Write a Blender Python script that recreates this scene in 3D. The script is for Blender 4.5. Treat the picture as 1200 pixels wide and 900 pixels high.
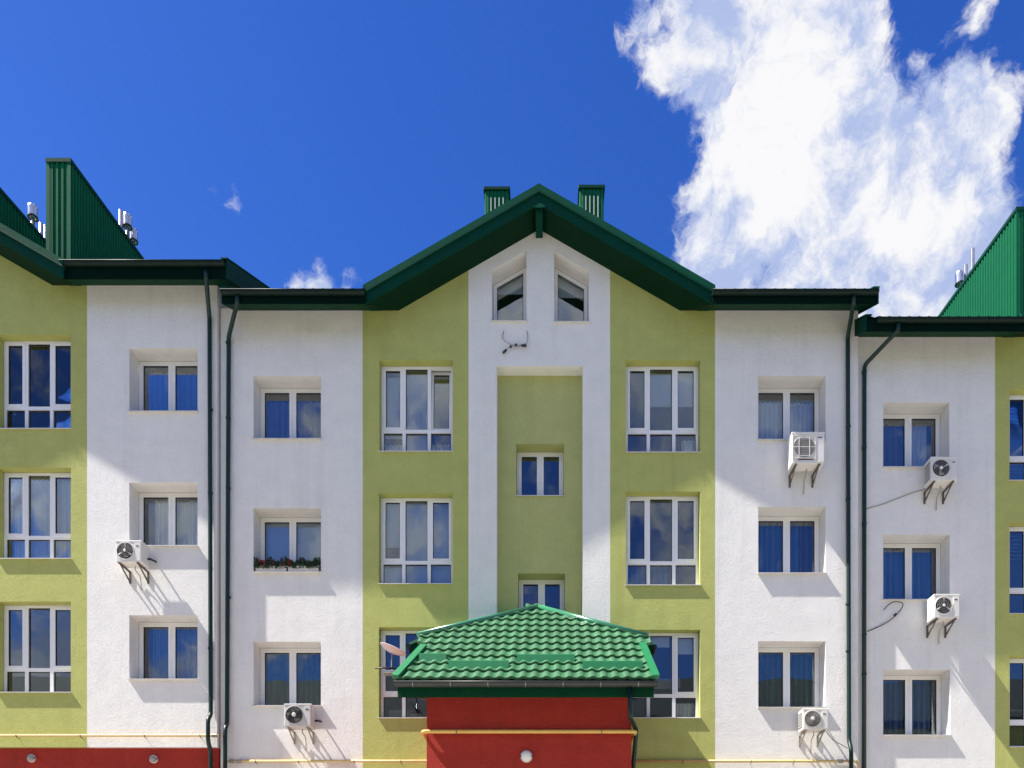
import bpy, bmesh, math, random
from mathutils import Vector, Matrix
from mathutils.geometry import tessellate_polygon

for o in list(bpy.data.objects):
    bpy.data.objects.remove(o, do_unlink=True)
scene = bpy.context.scene
COL = scene.collection
R = math.radians
random.seed(11)

# ------------------------------------------------------------------ camera
# level camera with a rising front (the photograph's verticals are parallel);
# f = 901 px on a 1200 px wide picture, principal point at (640, 1083)
CAMZ = 1.6
F, CX, HY = 901.0, 640.0, 1083.0
cam_d = bpy.data.cameras.new('camera')
cam = bpy.data.objects.new('camera', cam_d)
COL.objects.link(cam)
cam.location = (0, 0, CAMZ)
cam.rotation_euler = (R(90), 0, 0)
cam_d.sensor_width = 36.0
cam_d.lens = 36.0 * F / 1200.0
cam_d.shift_x = (600 - CX) / 1200.0
cam_d.shift_y = (HY - 450) / 1200.0
cam_d.clip_start = 0.1
cam_d.clip_end = 5000
scene.camera = cam

# ------------------------------------------------------------------ sun and sky
SUN_TO = Vector((-5.55, -1.0, 8.3)).normalized()          # towards the sun
sun_d = bpy.data.lights.new('sun', 'SUN')
sun_d.energy = 5.0
sun_d.angle = R(0.5)
sun_d.color = (1.0, 0.95, 0.87)
sun = bpy.data.objects.new('sun', sun_d)
COL.objects.link(sun)
sun.location = (-30, -5, 50)
sun.rotation_euler = SUN_TO.to_track_quat('Z', 'Y').to_euler()

scene.view_settings.view_transform = 'Standard'
scene.view_settings.look = 'None'
scene.view_settings.exposure = 1.32
scene.view_settings.gamma = 1.0
scene.view_settings.use_curve_mapping = False
scene.render.engine = 'CYCLES'
scene.cycles.max_bounces = 8
scene.cycles.transparent_max_bounces = 12
scene.cycles.caustics_reflective = False
scene.cycles.caustics_refractive = False

SKY_STRENGTH = 0.077
CLOUD_LUM = 4.95           # radiance of sunlit cloud in the units of the sky texture


def build_world():
    w = bpy.data.worlds.new('World')
    scene.world = w
    w.use_nodes = True
    nt = w.node_tree
    nt.nodes.clear()
    N, L = nt.nodes, nt.links

    def node(t, **kw):
        n = N.new(t)
        for k, v in kw.items():
            setattr(n, k, v)
        return n

    def put(sock, v):
        if isinstance(v, bpy.types.NodeSocket):
            L.new(v, sock)
        else:
            sock.default_value = v

    def math_(op, a, b=0.0, c=0.0, clamp=False):
        n = node('ShaderNodeMath', operation=op, use_clamp=clamp)
        put(n.inputs[0], a); put(n.inputs[1], b); put(n.inputs[2], c)
        return n.outputs[0]

    def vmath(op, a, b=(0, 0, 0)):
        n = node('ShaderNodeVectorMath', operation=op)
        put(n.inputs[0], a)
        if op == 'SCALE':
            put(n.inputs['Scale'], b)
        else:
            put(n.inputs[1], b)
        return n.outputs['Value'] if op in ('LENGTH', 'DISTANCE', 'DOT_PRODUCT') else n.outputs[0]

    def noise(vec, scale, detail=6, rough=0.55, dist=0.0):
        n = node('ShaderNodeTexNoise')
        put(n.inputs['Vector'], vec)
        n.inputs['Scale'].default_value = scale
        n.inputs['Detail'].default_value = detail
        n.inputs['Roughness'].default_value = rough
        n.inputs['Distortion'].default_value = dist
        return n.outputs['Fac'], n.outputs['Color']

    def smooth(v, lo, hi):
        n = node('ShaderNodeMapRange', interpolation_type='SMOOTHSTEP')
        put(n.inputs['Value'], v)
        n.inputs['From Min'].default_value = lo
        n.inputs['From Max'].default_value = hi
        return n.outputs['Result']

    out = node('ShaderNodeOutputWorld')
    bg = node('ShaderNodeBackground')
    bg.inputs['Strength'].default_value = SKY_STRENGTH
    L.new(bg.outputs[0], out.inputs[0])
    sky = node('ShaderNodeTexSky', sky_type='NISHITA')
    sky.sun_disc = False
    sky.sun_elevation = math.asin(SUN_TO.z)
    sky.sun_rotation = math.atan2(SUN_TO.x, SUN_TO.y)
    sky.altitude = 350
    sky.air_density = 1.0
    sky.dust_density = 0.25
    sky.ozone_density = 3.2
    # the deep polarised blue of the photograph
    hsv = node('ShaderNodeHueSaturation')
    hsv.inputs['Hue'].default_value = 0.521
    hsv.inputs['Saturation'].default_value = 1.33
    hsv.inputs['Value'].default_value = 1.0
    L.new(sky.outputs[0], hsv.inputs['Color'])

    tc = node('ShaderNodeTexCoord')
    d = tc.outputs['Generated']
    # two octaves of domain warp shared by all clouds
    n1 = noise(d, 5.0, 3, 0.5)[1]
    n2 = noise(d, 16.0, 4, 0.6)[1]
    w1 = vmath('SCALE', vmath('SUBTRACT', n1, (.5, .5, .5)), 0.085)
    w2 = vmath('SCALE', vmath('SUBTRACT', n2, (.5, .5, .5)), 0.055)
    p = vmath('ADD', vmath('ADD', d, w1), w2)
    fine = noise(p, 9.0, 9, 0.62)[0]
    fine2 = noise(vmath('MULTIPLY', p, (1.0, 1.0, 0.75)), 26.0, 8, 0.68)[0]

    def dirv(px, py):
        return Vector(((px - CX) / F, 1.0, (HY - py) / F)).normalized()

    # cumulus masses: (px, py, angular radius)
    masses = [(875, -60, .080), (930, -20, .075), (850, 50, .052), (910, 80, .070), (895, 150, .070), (845, 165, .045),
              (950, 215, .085), (850, 235, .060), (835, 300, .062), (1000, 290, .090), (1060, 200, .060),
              (1125, 175, .050), (1120, 250, .050), (1080, 320, .075), (950, 340, .085), (835, 350, .060),
              (985, 60, .040), (1000, 130, .045), (770, 15, .018), (790, 60, .022),
              (346, 340, .020), (368, 342, .026), (392, 346, .024), (1140, 42, .020), (1158, 22, .014),
              (271, 228, .009), (266, 221, .007), (300, 192, .005), (241, 213, .005), (296, 160, .004), (318, 205, .004)]
    mask = None
    for (x, y, r) in masses:
        dist = vmath('DISTANCE', p, tuple(dirv(x, y)))
        v = math_('SUBTRACT', 1.0, math_('DIVIDE', dist, r))
        v = math_('MULTIPLY', v, min(1.0, r / .055))
        mask = v if mask is None else math_('MAXIMUM', mask, v)
    # scattered fair-weather clouds all round the rest of the sky
    sep = node('ShaderNodeSeparateXYZ')
    L.new(d, sep.inputs[0])
    broad = noise(vmath('ADD', p, (5.1, 2.2, .9)), 3.0, 5, 0.5)[0]
    away = smooth(sep.outputs['Y'], 0.36, 0.10)
    gen = math_('MULTIPLY', math_('SUBTRACT', broad, 0.505), 5.0)
    gen = math_('SUBTRACT', math_('MULTIPLY', math_('ADD', gen, 1.0), away), 1.0)
    mask = math_('MAXIMUM', mask, gen)
    dens = math_('ADD', mask, math_('MULTIPLY', math_('SUBTRACT', fine, 0.50), 1.35))
    dens = math_('ADD', dens, math_('MULTIPLY', math_('SUBTRACT', fine2, 0.5), 1.05))
    alpha = smooth(dens, 0.0, 0.36)
    # self shading: thicker, lower parts turn lilac grey
    sh = noise(vmath('ADD', p, (.03, .0, -.045)), 11.0, 9, 0.64)[0]
    shade = smooth(math_('ADD', sh, math_('MULTIPLY', dens, -0.05)), 0.385, 0.575)
    cmix = node('ShaderNodeMix', data_type='RGBA')
    L.new(shade, cmix.inputs[0])
    cmix.inputs['A'].default_value = (CLOUD_LUM, CLOUD_LUM * 1.0, CLOUD_LUM * 1.02, 1)
    cmix.inputs['B'].default_value = (CLOUD_LUM * .46, CLOUD_LUM * .56, CLOUD_LUM * .86, 1)
    fin = node('ShaderNodeMix', data_type='RGBA')
    L.new(alpha, fin.inputs[0])
    L.new(hsv.outputs[0], fin.inputs['A'])
    L.new(cmix.outputs['Result'], fin.inputs['B'])
    L.new(fin.outputs['Result'], bg.inputs['Color'])


build_world()

# ------------------------------------------------------------------ helpers


def X(px, d):
    return (px - CX) * d / F


def Z(py, d):
    return CAMZ + (HY - py) * d / F


class MB:
    """collects geometry for one mesh object"""

    def __init__(self):
        self.v, self.f, self.sm = [], [], []

    def add(self, vs, fs, smooth=False):
        b = len(self.v)
        self.v += [tuple(p) for p in vs]
        for f in fs:
            self.f.append(tuple(i + b for i in f))
            self.sm.append(smooth)
        return self

    def box(self, x0, x1, y0, y1, z0, z1):
        vs = [(x, y, z) for z in (z0, z1) for y in (y0, y1) for x in (x0, x1)]
        return self.add(vs, [(0, 2, 3, 1), (4, 5, 7, 6), (0, 1, 5, 4), (2, 6, 7, 3), (0, 4, 6, 2), (1, 3, 7, 5)])

    def bbox(self, x0, x1, y0, y1, z0, z1, b=0.01, seg=2):
        bm = bmesh.new()
        bmesh.ops.create_cube(bm, size=1)
        for v in bm.verts:
            v.co = ((x0 + x1) / 2 + v.co.x * (x1 - x0), (y0 + y1) / 2 + v.co.y * (y1 - y0), (z0 + z1) / 2 + v.co.z * (z1 - z0))
        bmesh.ops.bevel(bm, geom=bm.edges[:], offset=b, segments=seg, affect='EDGES', profile=.5)
        bm.verts.index_update()
        self.add([v.co for v in bm.verts], [[v.index for v in f.verts] for f in bm.faces])
        bm.free()
        return self

    def prism(self, poly, vec):
        """poly: list of 3d points, extruded along vec"""
        n = len(poly)
        vec = Vector(vec)
        a = [Vector(p) for p in poly]
        vs = a + [p + vec for p in a]
        fs = [tuple(range(n)), tuple(reversed(range(n, 2 * n)))]
        fs += [(i, i + n, (i + 1) % n + n, (i + 1) % n) for i in range(n)]
        return self.add(vs, fs)

    def tube(self, pts, r, n=10, cap=True):
        pts = [Vector(p) for p in pts]
        rs = r if isinstance(r, (list, tuple)) else [r] * len(pts)
        vs, fs = [], []
        up = None
        for i, p in enumerate(pts):
            if i == 0:
                t = (pts[1] - p).normalized()
            elif i == len(pts) - 1:
                t = (p - pts[i - 1]).normalized()
            else:
                t = ((p - pts[i - 1]).normalized() + (pts[i + 1] - p).normalized()).normalized()
            if up is None:
                up = t.orthogonal().normalized()
            up = (up - t * up.dot(t)).normalized()
            s = t.cross(up)
            k = 1.0
            if 0 < i < len(pts) - 1:
                c = (p - pts[i - 1]).normalized().dot(t)
                k = 1 / max(c, .5)
            for j in range(n):
                a = 2 * math.pi * j / n
                vs.append(p + (up * math.cos(a) + s * math.sin(a)) * rs[i] * (k if k < 1.3 else 1.3))
        for i in range(len(pts) - 1):
            for j in range(n):
                fs.append((i * n + j, i * n + (j + 1) % n, (i + 1) * n + (j + 1) % n, (i + 1) * n + j))
        self.add(vs, fs, True)
        if cap:
            b = len(self.v) - len(vs)
            self.f.append(tuple(b + j for j in reversed(range(n)))); self.sm.append(False)
            self.f.append(tuple(b + (len(pts) - 1) * n + j for j in range(n))); self.sm.append(False)
        return self

    def lathe(self, c, axis, prof, n=24):
        """prof: list of (radius, offset along axis)"""
        axis = Vector(axis).normalized()
        u = axis.orthogonal().normalized()
        s = axis.cross(u)
        c = Vector(c)
        vs, fs = [], []
        for (r, h) in prof:
            for j in range(n):
                a = 2 * math.pi * j / n
                vs.append(c + axis * h + (u * math.cos(a) + s * math.sin(a)) * r)
        for i in range(len(prof) - 1):
            for j in range(n):
                fs.append((i * n + j, i * n + (j + 1) % n, (i + 1) * n + (j + 1) % n, (i + 1) * n + j))
        fs.append(tuple(reversed(range(n))))
        fs.append(tuple((len(prof) - 1) * n + j for j in range(n)))
        return self.add(vs, fs)

    def mesh(self, name):
        m = bpy.data.meshes.new(name)
        m.from_pydata(self.v, [], self.f)
        m.polygons.foreach_set('use_smooth', self.sm)
        m.update()
        return m

    def build(self, name, mat, parent=None, loc=None):
        o = bpy.data.objects.new(name, self.mesh(name))
        COL.objects.link(o)
        o.data.materials.append(mat)
        if loc is not None:
            o.location = loc
        if parent is not None:
            o.parent = parent
            o.matrix_parent_inverse = world_of(parent).inverted()
        return o


def world_of(o):
    m = o.matrix_basis
    if o.parent:
        return world_of(o.parent) @ o.matrix_parent_inverse @ m
    return m


def tag(o, label=None, cat=None, group=None, kind=None):
    for k, v in (('label', label), ('category', cat), ('group', group), ('kind', kind)):
        if v:
            o[k] = v
    return o


def thing(name, label, cat, loc=(0, 0, 0), group=None):
    o = bpy.data.objects.new(name, None)
    COL.objects.link(o)
    o.location = loc
    o.empty_display_size = 0.2
    return tag(o, label, cat, group)


# ------------------------------------------------------------------ materials
def mat(name, col, rough=0.6, var=0.0, vscale=3.0, bump=(), metal=0.0, spec=0.5, streak=0.0, coat=0.0, grain=0.0):
    m = bpy.data.materials.new(name)
    m.use_nodes = True
    nt = m.node_tree
    N, L = nt.nodes, nt.links
    b = N['Principled BSDF']
    b.inputs['Base Color'].default_value = (*col, 1)
    b.inputs['Roughness'].default_value = rough
    b.inputs['Metallic'].default_value = metal
    b.inputs['Specular IOR Level'].default_value = spec
    b.inputs['Coat Weight'].default_value = coat
    geo = N.new('ShaderNodeNewGeometry')
    cur = None
    if var:
        n = N.new('ShaderNodeTexNoise')
        L.new(geo.outputs['Position'], n.inputs['Vector'])
        n.inputs['Scale'].default_value = vscale
        n.inputs['Detail'].default_value = 8
        n.inputs['Roughness'].default_value = .65
        mr = N.new('ShaderNodeMapRange')
        mr.inputs['From Min'].default_value = .3
        mr.inputs['From Max'].default_value = .7
        mr.inputs['To Min'].default_value = 1 - var
        mr.inputs['To Max'].default_value = 1 + var
        L.new(n.outputs['Fac'], mr.inputs['Value'])
        cur = mr.outputs[0]
    if streak:
        mp = N.new('ShaderNodeMapping')
        mp.inputs['Scale'].default_value = (3.2, 3.2, .16)
        L.new(geo.outputs['Position'], mp.inputs['Vector'])
        n = N.new('ShaderNodeTexNoise')
        L.new(mp.outputs[0], n.inputs['Vector'])
        n.inputs['Scale'].default_value = 1.0
        n.inputs['Detail'].default_value = 7
        n.inputs['Roughness'].default_value = .7
        mr = N.new('ShaderNodeMapRange')
        mr.inputs['From Min'].default_value = .52
        mr.inputs['From Max'].default_value = .78
        mr.inputs['To Min'].default_value = 1
        mr.inputs['To Max'].default_value = 1 - streak
        L.new(n.outputs['Fac'], mr.inputs['Value'])
        if cur is None:
            cur = mr.outputs[0]
        else:
            mu = N.new('ShaderNodeMath')
            mu.operation = 'MULTIPLY'
            L.new(cur, mu.inputs[0]); L.new(mr.outputs[0], mu.inputs[1])
            cur = mu.outputs[0]
    if grain:
        n = N.new('ShaderNodeTexNoise')
        L.new(geo.outputs['Position'], n.inputs['Vector'])
        n.inputs['Scale'].default_value = 38
        n.inputs['Detail'].default_value = 4
        n.inputs['Roughness'].default_value = .8
        mr = N.new('ShaderNodeMapRange')
        mr.inputs['From Min'].default_value = .3
        mr.inputs['From Max'].default_value = .7
        mr.inputs['To Min'].default_value = 1 - grain
        mr.inputs['To Max'].default_value = 1 + grain
        L.new(n.outputs['Fac'], mr.inputs['Value'])
        mu = N.new('ShaderNodeMath')
        mu.operation = 'MULTIPLY'
        L.new(cur, mu.inputs[0]); L.new(mr.outputs[0], mu.inputs[1])
        cur = mu.outputs[0]
    if cur is not None:
        sc = N.new('ShaderNodeVectorMath')
        sc.operation = 'SCALE'
        sc.inputs[0].default_value = col
        L.new(cur, sc.inputs['Scale'])
        L.new(sc.outputs[0], b.inputs['Base Color'])
    prev = None
    for (scale, dist, detail) in bump:
        n = N.new('ShaderNodeTexNoise')
        L.new(geo.outputs['Position'], n.inputs['Vector'])
        n.inputs['Scale'].default_value = scale
        n.inputs['Detail'].default_value = detail
        n.inputs['Roughness'].default_value = .72
        bp = N.new('ShaderNodeBump')
        bp.inputs['Strength'].default_value = 1.0
        bp.inputs['Distance'].default_value = dist
        L.new(n.outputs['Fac'], bp.inputs['Height'])
        if prev is not None:
            L.new(prev, bp.inputs['Normal'])
        prev = bp.outputs[0]
    if prev is not None:
        L.new(prev, b.inputs['Normal'])
    return m


PB = ((1.1, .012, 2), (4, .008, 3), (20, .0105, 7), (80, .0050, 5))
M = {
    'white': mat('plaster white', (.81, .795, .76), .9, .04, 2.6, PB, spec=.2, streak=.11, grain=.075),
    'green': mat('plaster lime', (.45, .47, .15), .9, .07, 2.6, PB, spec=.2, streak=.15, grain=.11),
    'niche': mat('plaster pale lime', (.46, .475, .19), .9, .06, 2.6, PB, spec=.2, streak=.12, grain=.09),
    'red': mat('plaster red', (.36, .032, .021), .85, .10, 2.5, PB, spec=.25, streak=.2, grain=.14),
    'roof': mat('roof sheet green', (.002, .060, .034), .75, .10, 3, ((4, .004, 2),), spec=.06),
    'tile': mat('roof tile green', (.040, .140, .064), .44, .16, 7, ((30, .0006, 2),), spec=.5),
    'trim': mat('bright green flashing', (.008, .165, .058), .45, .08, 6, (), spec=.5),
    'ridge': mat('ridge capping green', (.03, .19, .10), .24, .06, 6, (), spec=.9),
    'fascia': mat('fascia dark green', (.0015, .042, .026), .7, .12, 4, ((20, .001, 2),), spec=.08),
    'soffit': mat('soffit dark green', (.0015, .022, .009), .7, .12, 4, (), spec=.1),
    'eave_fascia_shaded': mat('eave fascia green shaded black', (.001, .010, .007), .75, .15, 5, (), spec=.04),  # fascia green darkened, the shade behind the gutter is put into the colour
    'porch_gutter': mat('gutter grey green', (.035, .043, .042), .4, .15, 5, (), spec=.4),
    'eave_soffit': mat('eave boards green', (.0015, .042, .017), .7, .15, 4, ((14, .002, 2),), spec=.1),
    'gutter': mat('gutter green black', (.005, .017, .013), .45, .15, 5, (), spec=.18),
    'pipe': mat('downpipe dark green', (.005, .024, .019), .4, .2, 6, (), spec=.35),
    'clad': mat('ribbed cladding green', (.005, .110, .050), .7, .08, 4, (), spec=.07),
    'pvc': mat('window plastic white', (.80, .80, .80), .38, .03, 4, (), spec=.5),
    'sill': mat('sill sheet metal', (.62, .60, .57), .45, .08, 6, (), spec=.5),
    'rubber': mat('window gasket black', (.015, .015, .016), .6),
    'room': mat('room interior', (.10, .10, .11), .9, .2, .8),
    'sheer': mat('net curtain white', (.84, .84, .86), .9, .04, 6),
    'curtain_blue': mat('curtain blue', (.13, .24, .52), .9, .08, 5),
    'curtain_grey': mat('curtain grey', (.22, .22, .27), .9, .08, 5),
    'curtain_green': mat('curtain green', (.10, .17, .155), .9, .08, 5),
    'curtain_violet': mat('curtain violet', (.115, .075, .16), .9, .08, 5),
    'blind': mat('roller blind pale', (.86, .87, .89), .8, .03, 4),
    'blind_blue': mat('roller blind blue', (.52, .64, .88), .8, .03, 4),
    'ac': mat('casing off white', (.71, .69, .64), .45, .05, 7, (), spec=.5, streak=.06),
    'ac2': mat('casing grey', (.55, .54, .52), .45, .08, 7, (), spec=.5, streak=.08),
    'dark': mat('grille dark', (.022, .022, .024), .5),
    'grid': mat('grille grey', (.30, .29, .27), .5),
    'steel': mat('zinc steel', (.42, .42, .43), .35, .12, 8, (), metal=.85),
    'flue': mat('flue stainless', (.62, .62, .63), .25, .12, 8, (), metal=.9),
    'bracket': mat('bracket steel', (.30, .285, .26), .5, .25, 9, (), metal=.3),
    'bracket_dark': mat('bracket rusty brown', (.10, .080, .068), .6, .3, 9),
    'gas': mat('gas pipe cream yellow', (.66, .49, .21), .45, .10, 5, (), spec=.5),
    'gas_yellow': mat('gas pipe yellow', (.66, .42, .10), .45, .10, 5, (), spec=.5),
    'black': mat('cable black', (.015, .014, .014), .5),
    'lamp': mat('lamp opal glass', (.75, .75, .72), .3),
    'slot': mat('vent slot pale', (.42, .48, .40), .5),
    'foil': mat('satellite dish pale', (.68, .56, .56), .45, .08, 8),
    'leaf': mat('leaf dark', (.022, .055, .018), .5, .4, 40),
    'petal_red': mat('petal red', (.42, .022, .035), .6, .2, 30),
    'petal_pink': mat('petal pink', (.52, .12, .28), .6, .2, 30),
    'planter': mat('planter plastic', (.62, .60, .56), .5, .06, 6),
    'asphalt': mat('asphalt', (.075, .078, .082), .9, .15, 2),
    'paving': mat('paving', (.36, .338, .308), .9, .10, 3, ((20, .002, 3),)),
    'furn': mat('furniture', (.34, .35, .38), .7, .1, 4),
}


def make_glass():
    m = bpy.data.materials.new('window glass')
    m.use_nodes = True
    nt = m.node_tree
    N, L = nt.nodes, nt.links
    N.clear()
    out = N.new('ShaderNodeOutputMaterial')
    tr = N.new('ShaderNodeBsdfTransparent')
    tr.inputs[0].default_value = (.93, .955, .955, 1)
    gl = N.new('ShaderNodeBsdfGlossy')
    gl.inputs['Roughness'].default_value = .012
    gl.inputs['Color'].default_value = (.86, .93, 1.0, 1)
    mx = N.new('ShaderNodeMixShader')
    fr = N.new('ShaderNodeFresnel')
    fr.inputs['IOR'].default_value = 1.5
    mr = N.new('ShaderNodeMapRange')        # two sheets of coated glass reflect about four times one surface
    mr.inputs['From Min'].default_value = .04
    mr.inputs['From Max'].default_value = 1
    mr.inputs['To Min'].default_value = .085
    mr.inputs['To Max'].default_value = 1
    L.new(fr.outputs[0], mr.inputs['Value'])
    # slightly wavy float glass
    geo = N.new('ShaderNodeNewGeometry')
    ns = N.new('ShaderNodeTexNoise')
    ns.inputs['Scale'].default_value = 1.3
    ns.inputs['Detail'].default_value = 1
    L.new(geo.outputs['Position'], ns.inputs['Vector'])
    bp = N.new('ShaderNodeBump')
    bp.inputs['Distance'].default_value = .003
    L.new(ns.outputs['Fac'], bp.inputs['Height'])
    L.new(bp.outputs[0], gl.inputs['Normal'])
    L.new(mr.outputs[0], mx.inputs[0])
    L.new(tr.outputs[0], mx.inputs[1])
    L.new(gl.outputs[0], mx.inputs[2])
    L.new(mx.outputs[0], out.inputs[0])
    return m


M['glass'] = make_glass()


def per_object_variation(m, amount):
    nt = m.node_tree
    N, L = nt.nodes, nt.links
    b = N['Principled BSDF']
    src = b.inputs['Base Color'].links[0].from_socket
    oi = N.new('ShaderNodeObjectInfo')
    mr = N.new('ShaderNodeMapRange')
    mr.inputs['To Min'].default_value = 1 - amount
    mr.inputs['To Max'].default_value = 1 + amount
    L.new(oi.outputs['Random'], mr.inputs['Value'])
    sc = N.new('ShaderNodeVectorMath')
    sc.operation = 'SCALE'
    L.new(src, sc.inputs[0])
    L.new(mr.outputs[0], sc.inputs['Scale'])
    L.new(sc.outputs[0], b.inputs['Base Color'])


per_object_variation(M['tile'], .13)

# ------------------------------------------------------------------ ground
g = MB()
g.add([(-600, -600, 0), (600, -600, 0), (600, 600, 0), (-600, 600, 0)], [(0, 1, 2, 3)])
tag(g.build('ground', M['asphalt']), kind='structure')
g = MB()
g.box(-45, 45, -9.5, 16.7, 0.004, .13)
tag(g.build('pavement', M['paving']), kind='structure')


# ------------------------------------------------------------------ building parts
def wall_panel(name, outline, holes, y, material, parent, bottom_lip=None, label=None):
    """outline: [(x, z)]; holes: [([(x, z)], depth)]; a plastered sheet with real reveals"""
    loops = [[Vector((a, b, 0)) for a, b in outline]] + [[Vector((a, b, 0)) for a, b in h] for h, _ in holes]
    flat = [p for l in loops for p in l]
    tris = tessellate_polygon(loops)
    mb = MB()
    fs = []
    for t in tris:
        a, b, c = (flat[i] for i in t)
        cr = (b - a).cross(c - a).z
        fs.append(tuple(t) if cr > 0 else (t[0], t[2], t[1]))
    mb.add([(p.x, y, p.y) for p in flat], fs)
    for h, dep in holes:
        n = len(h)
        area = sum(h[i][0] * h[(i + 1) % n][1] - h[(i + 1) % n][0] * h[i][1] for i in range(n))
        hh = h if area > 0 else list(reversed(h))
        vs = [(a, y, b) for a, b in hh] + [(a, y + dep, b) for a, b in hh]
        mb.add(vs, [(i, (i + 1) % n, n + (i + 1) % n, n + i) for i in range(n)])
    # outer edges run back so that the panel has thickness
    n = len(outline)
    vs = [(a, y, b) for a, b in outline] + [(a, y + .14, b) for a, b in outline]
    mb.add(vs, [(i, n + i, n + (i + 1) % n, (i + 1) % n) for i in range(n)])
    o = mb.build(name, material, parent)
    if label:
        o['label'] = label
    return o


def rect(x0, x1, z0, z1):
    return [(x0, z0), (x1, z0), (x1, z1), (x0, z1)]


def frame_bars(mb, x0, x1, z0, z1, y0, y1, w):
    mb.box(x0, x0 + w, y0, y1, z0, z1)
    mb.box(x1 - w, x1, y0, y1, z0, z1)
    mb.box(x0 + w, x1 - w, y0, y1, z0, z0 + w)
    mb.box(x0 + w, x1 - w, y0, y1, z1 - w, z1)


def curtain_mesh(x0, x1, z0, z1, y, fold=.085, amp=.022, seed=0, gather=0.0):
    rnd = random.Random(seed)
    mb = MB()
    n = max(24, int((x1 - x0) / .011))
    ph = rnd.random() * 6
    xs, prof = [], []
    for i in range(n + 1):
        t = i / n
        xx = x0 + (x1 - x0) * t
        warp = .6 * math.sin(xx * 7 + ph) + .35 * math.sin(xx * 17 + 2 * ph)
        a = 2 * math.pi * xx / fold + warp
        prof.append(amp * (math.sin(a) + .35 * math.sin(2.1 * a + ph)))
        xs.append(xx)
    rows = 5
    vs, fs = [], []
    for r in range(rows + 1):
        t = r / rows
        k = .55 + .6 * t
        xc = (x0 + x1) / 2
        for i in range(n + 1):
            gx = xs[i] + (xc - xs[i]) * gather * math.sin(t * math.pi)
            vs.append((gx + .006 * math.sin(3 * t + i * .21), y + prof[i] * k + .01 * t, z1 + (z0 - z1) * t))
    for r in range(rows):
        for i in range(n):
            a = r * (n + 1) + i
            fs.append((a, a + 1, a + n + 2, a + n + 1))
    mb.add(vs, fs, True)
    return mb


WN = [0]


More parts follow.
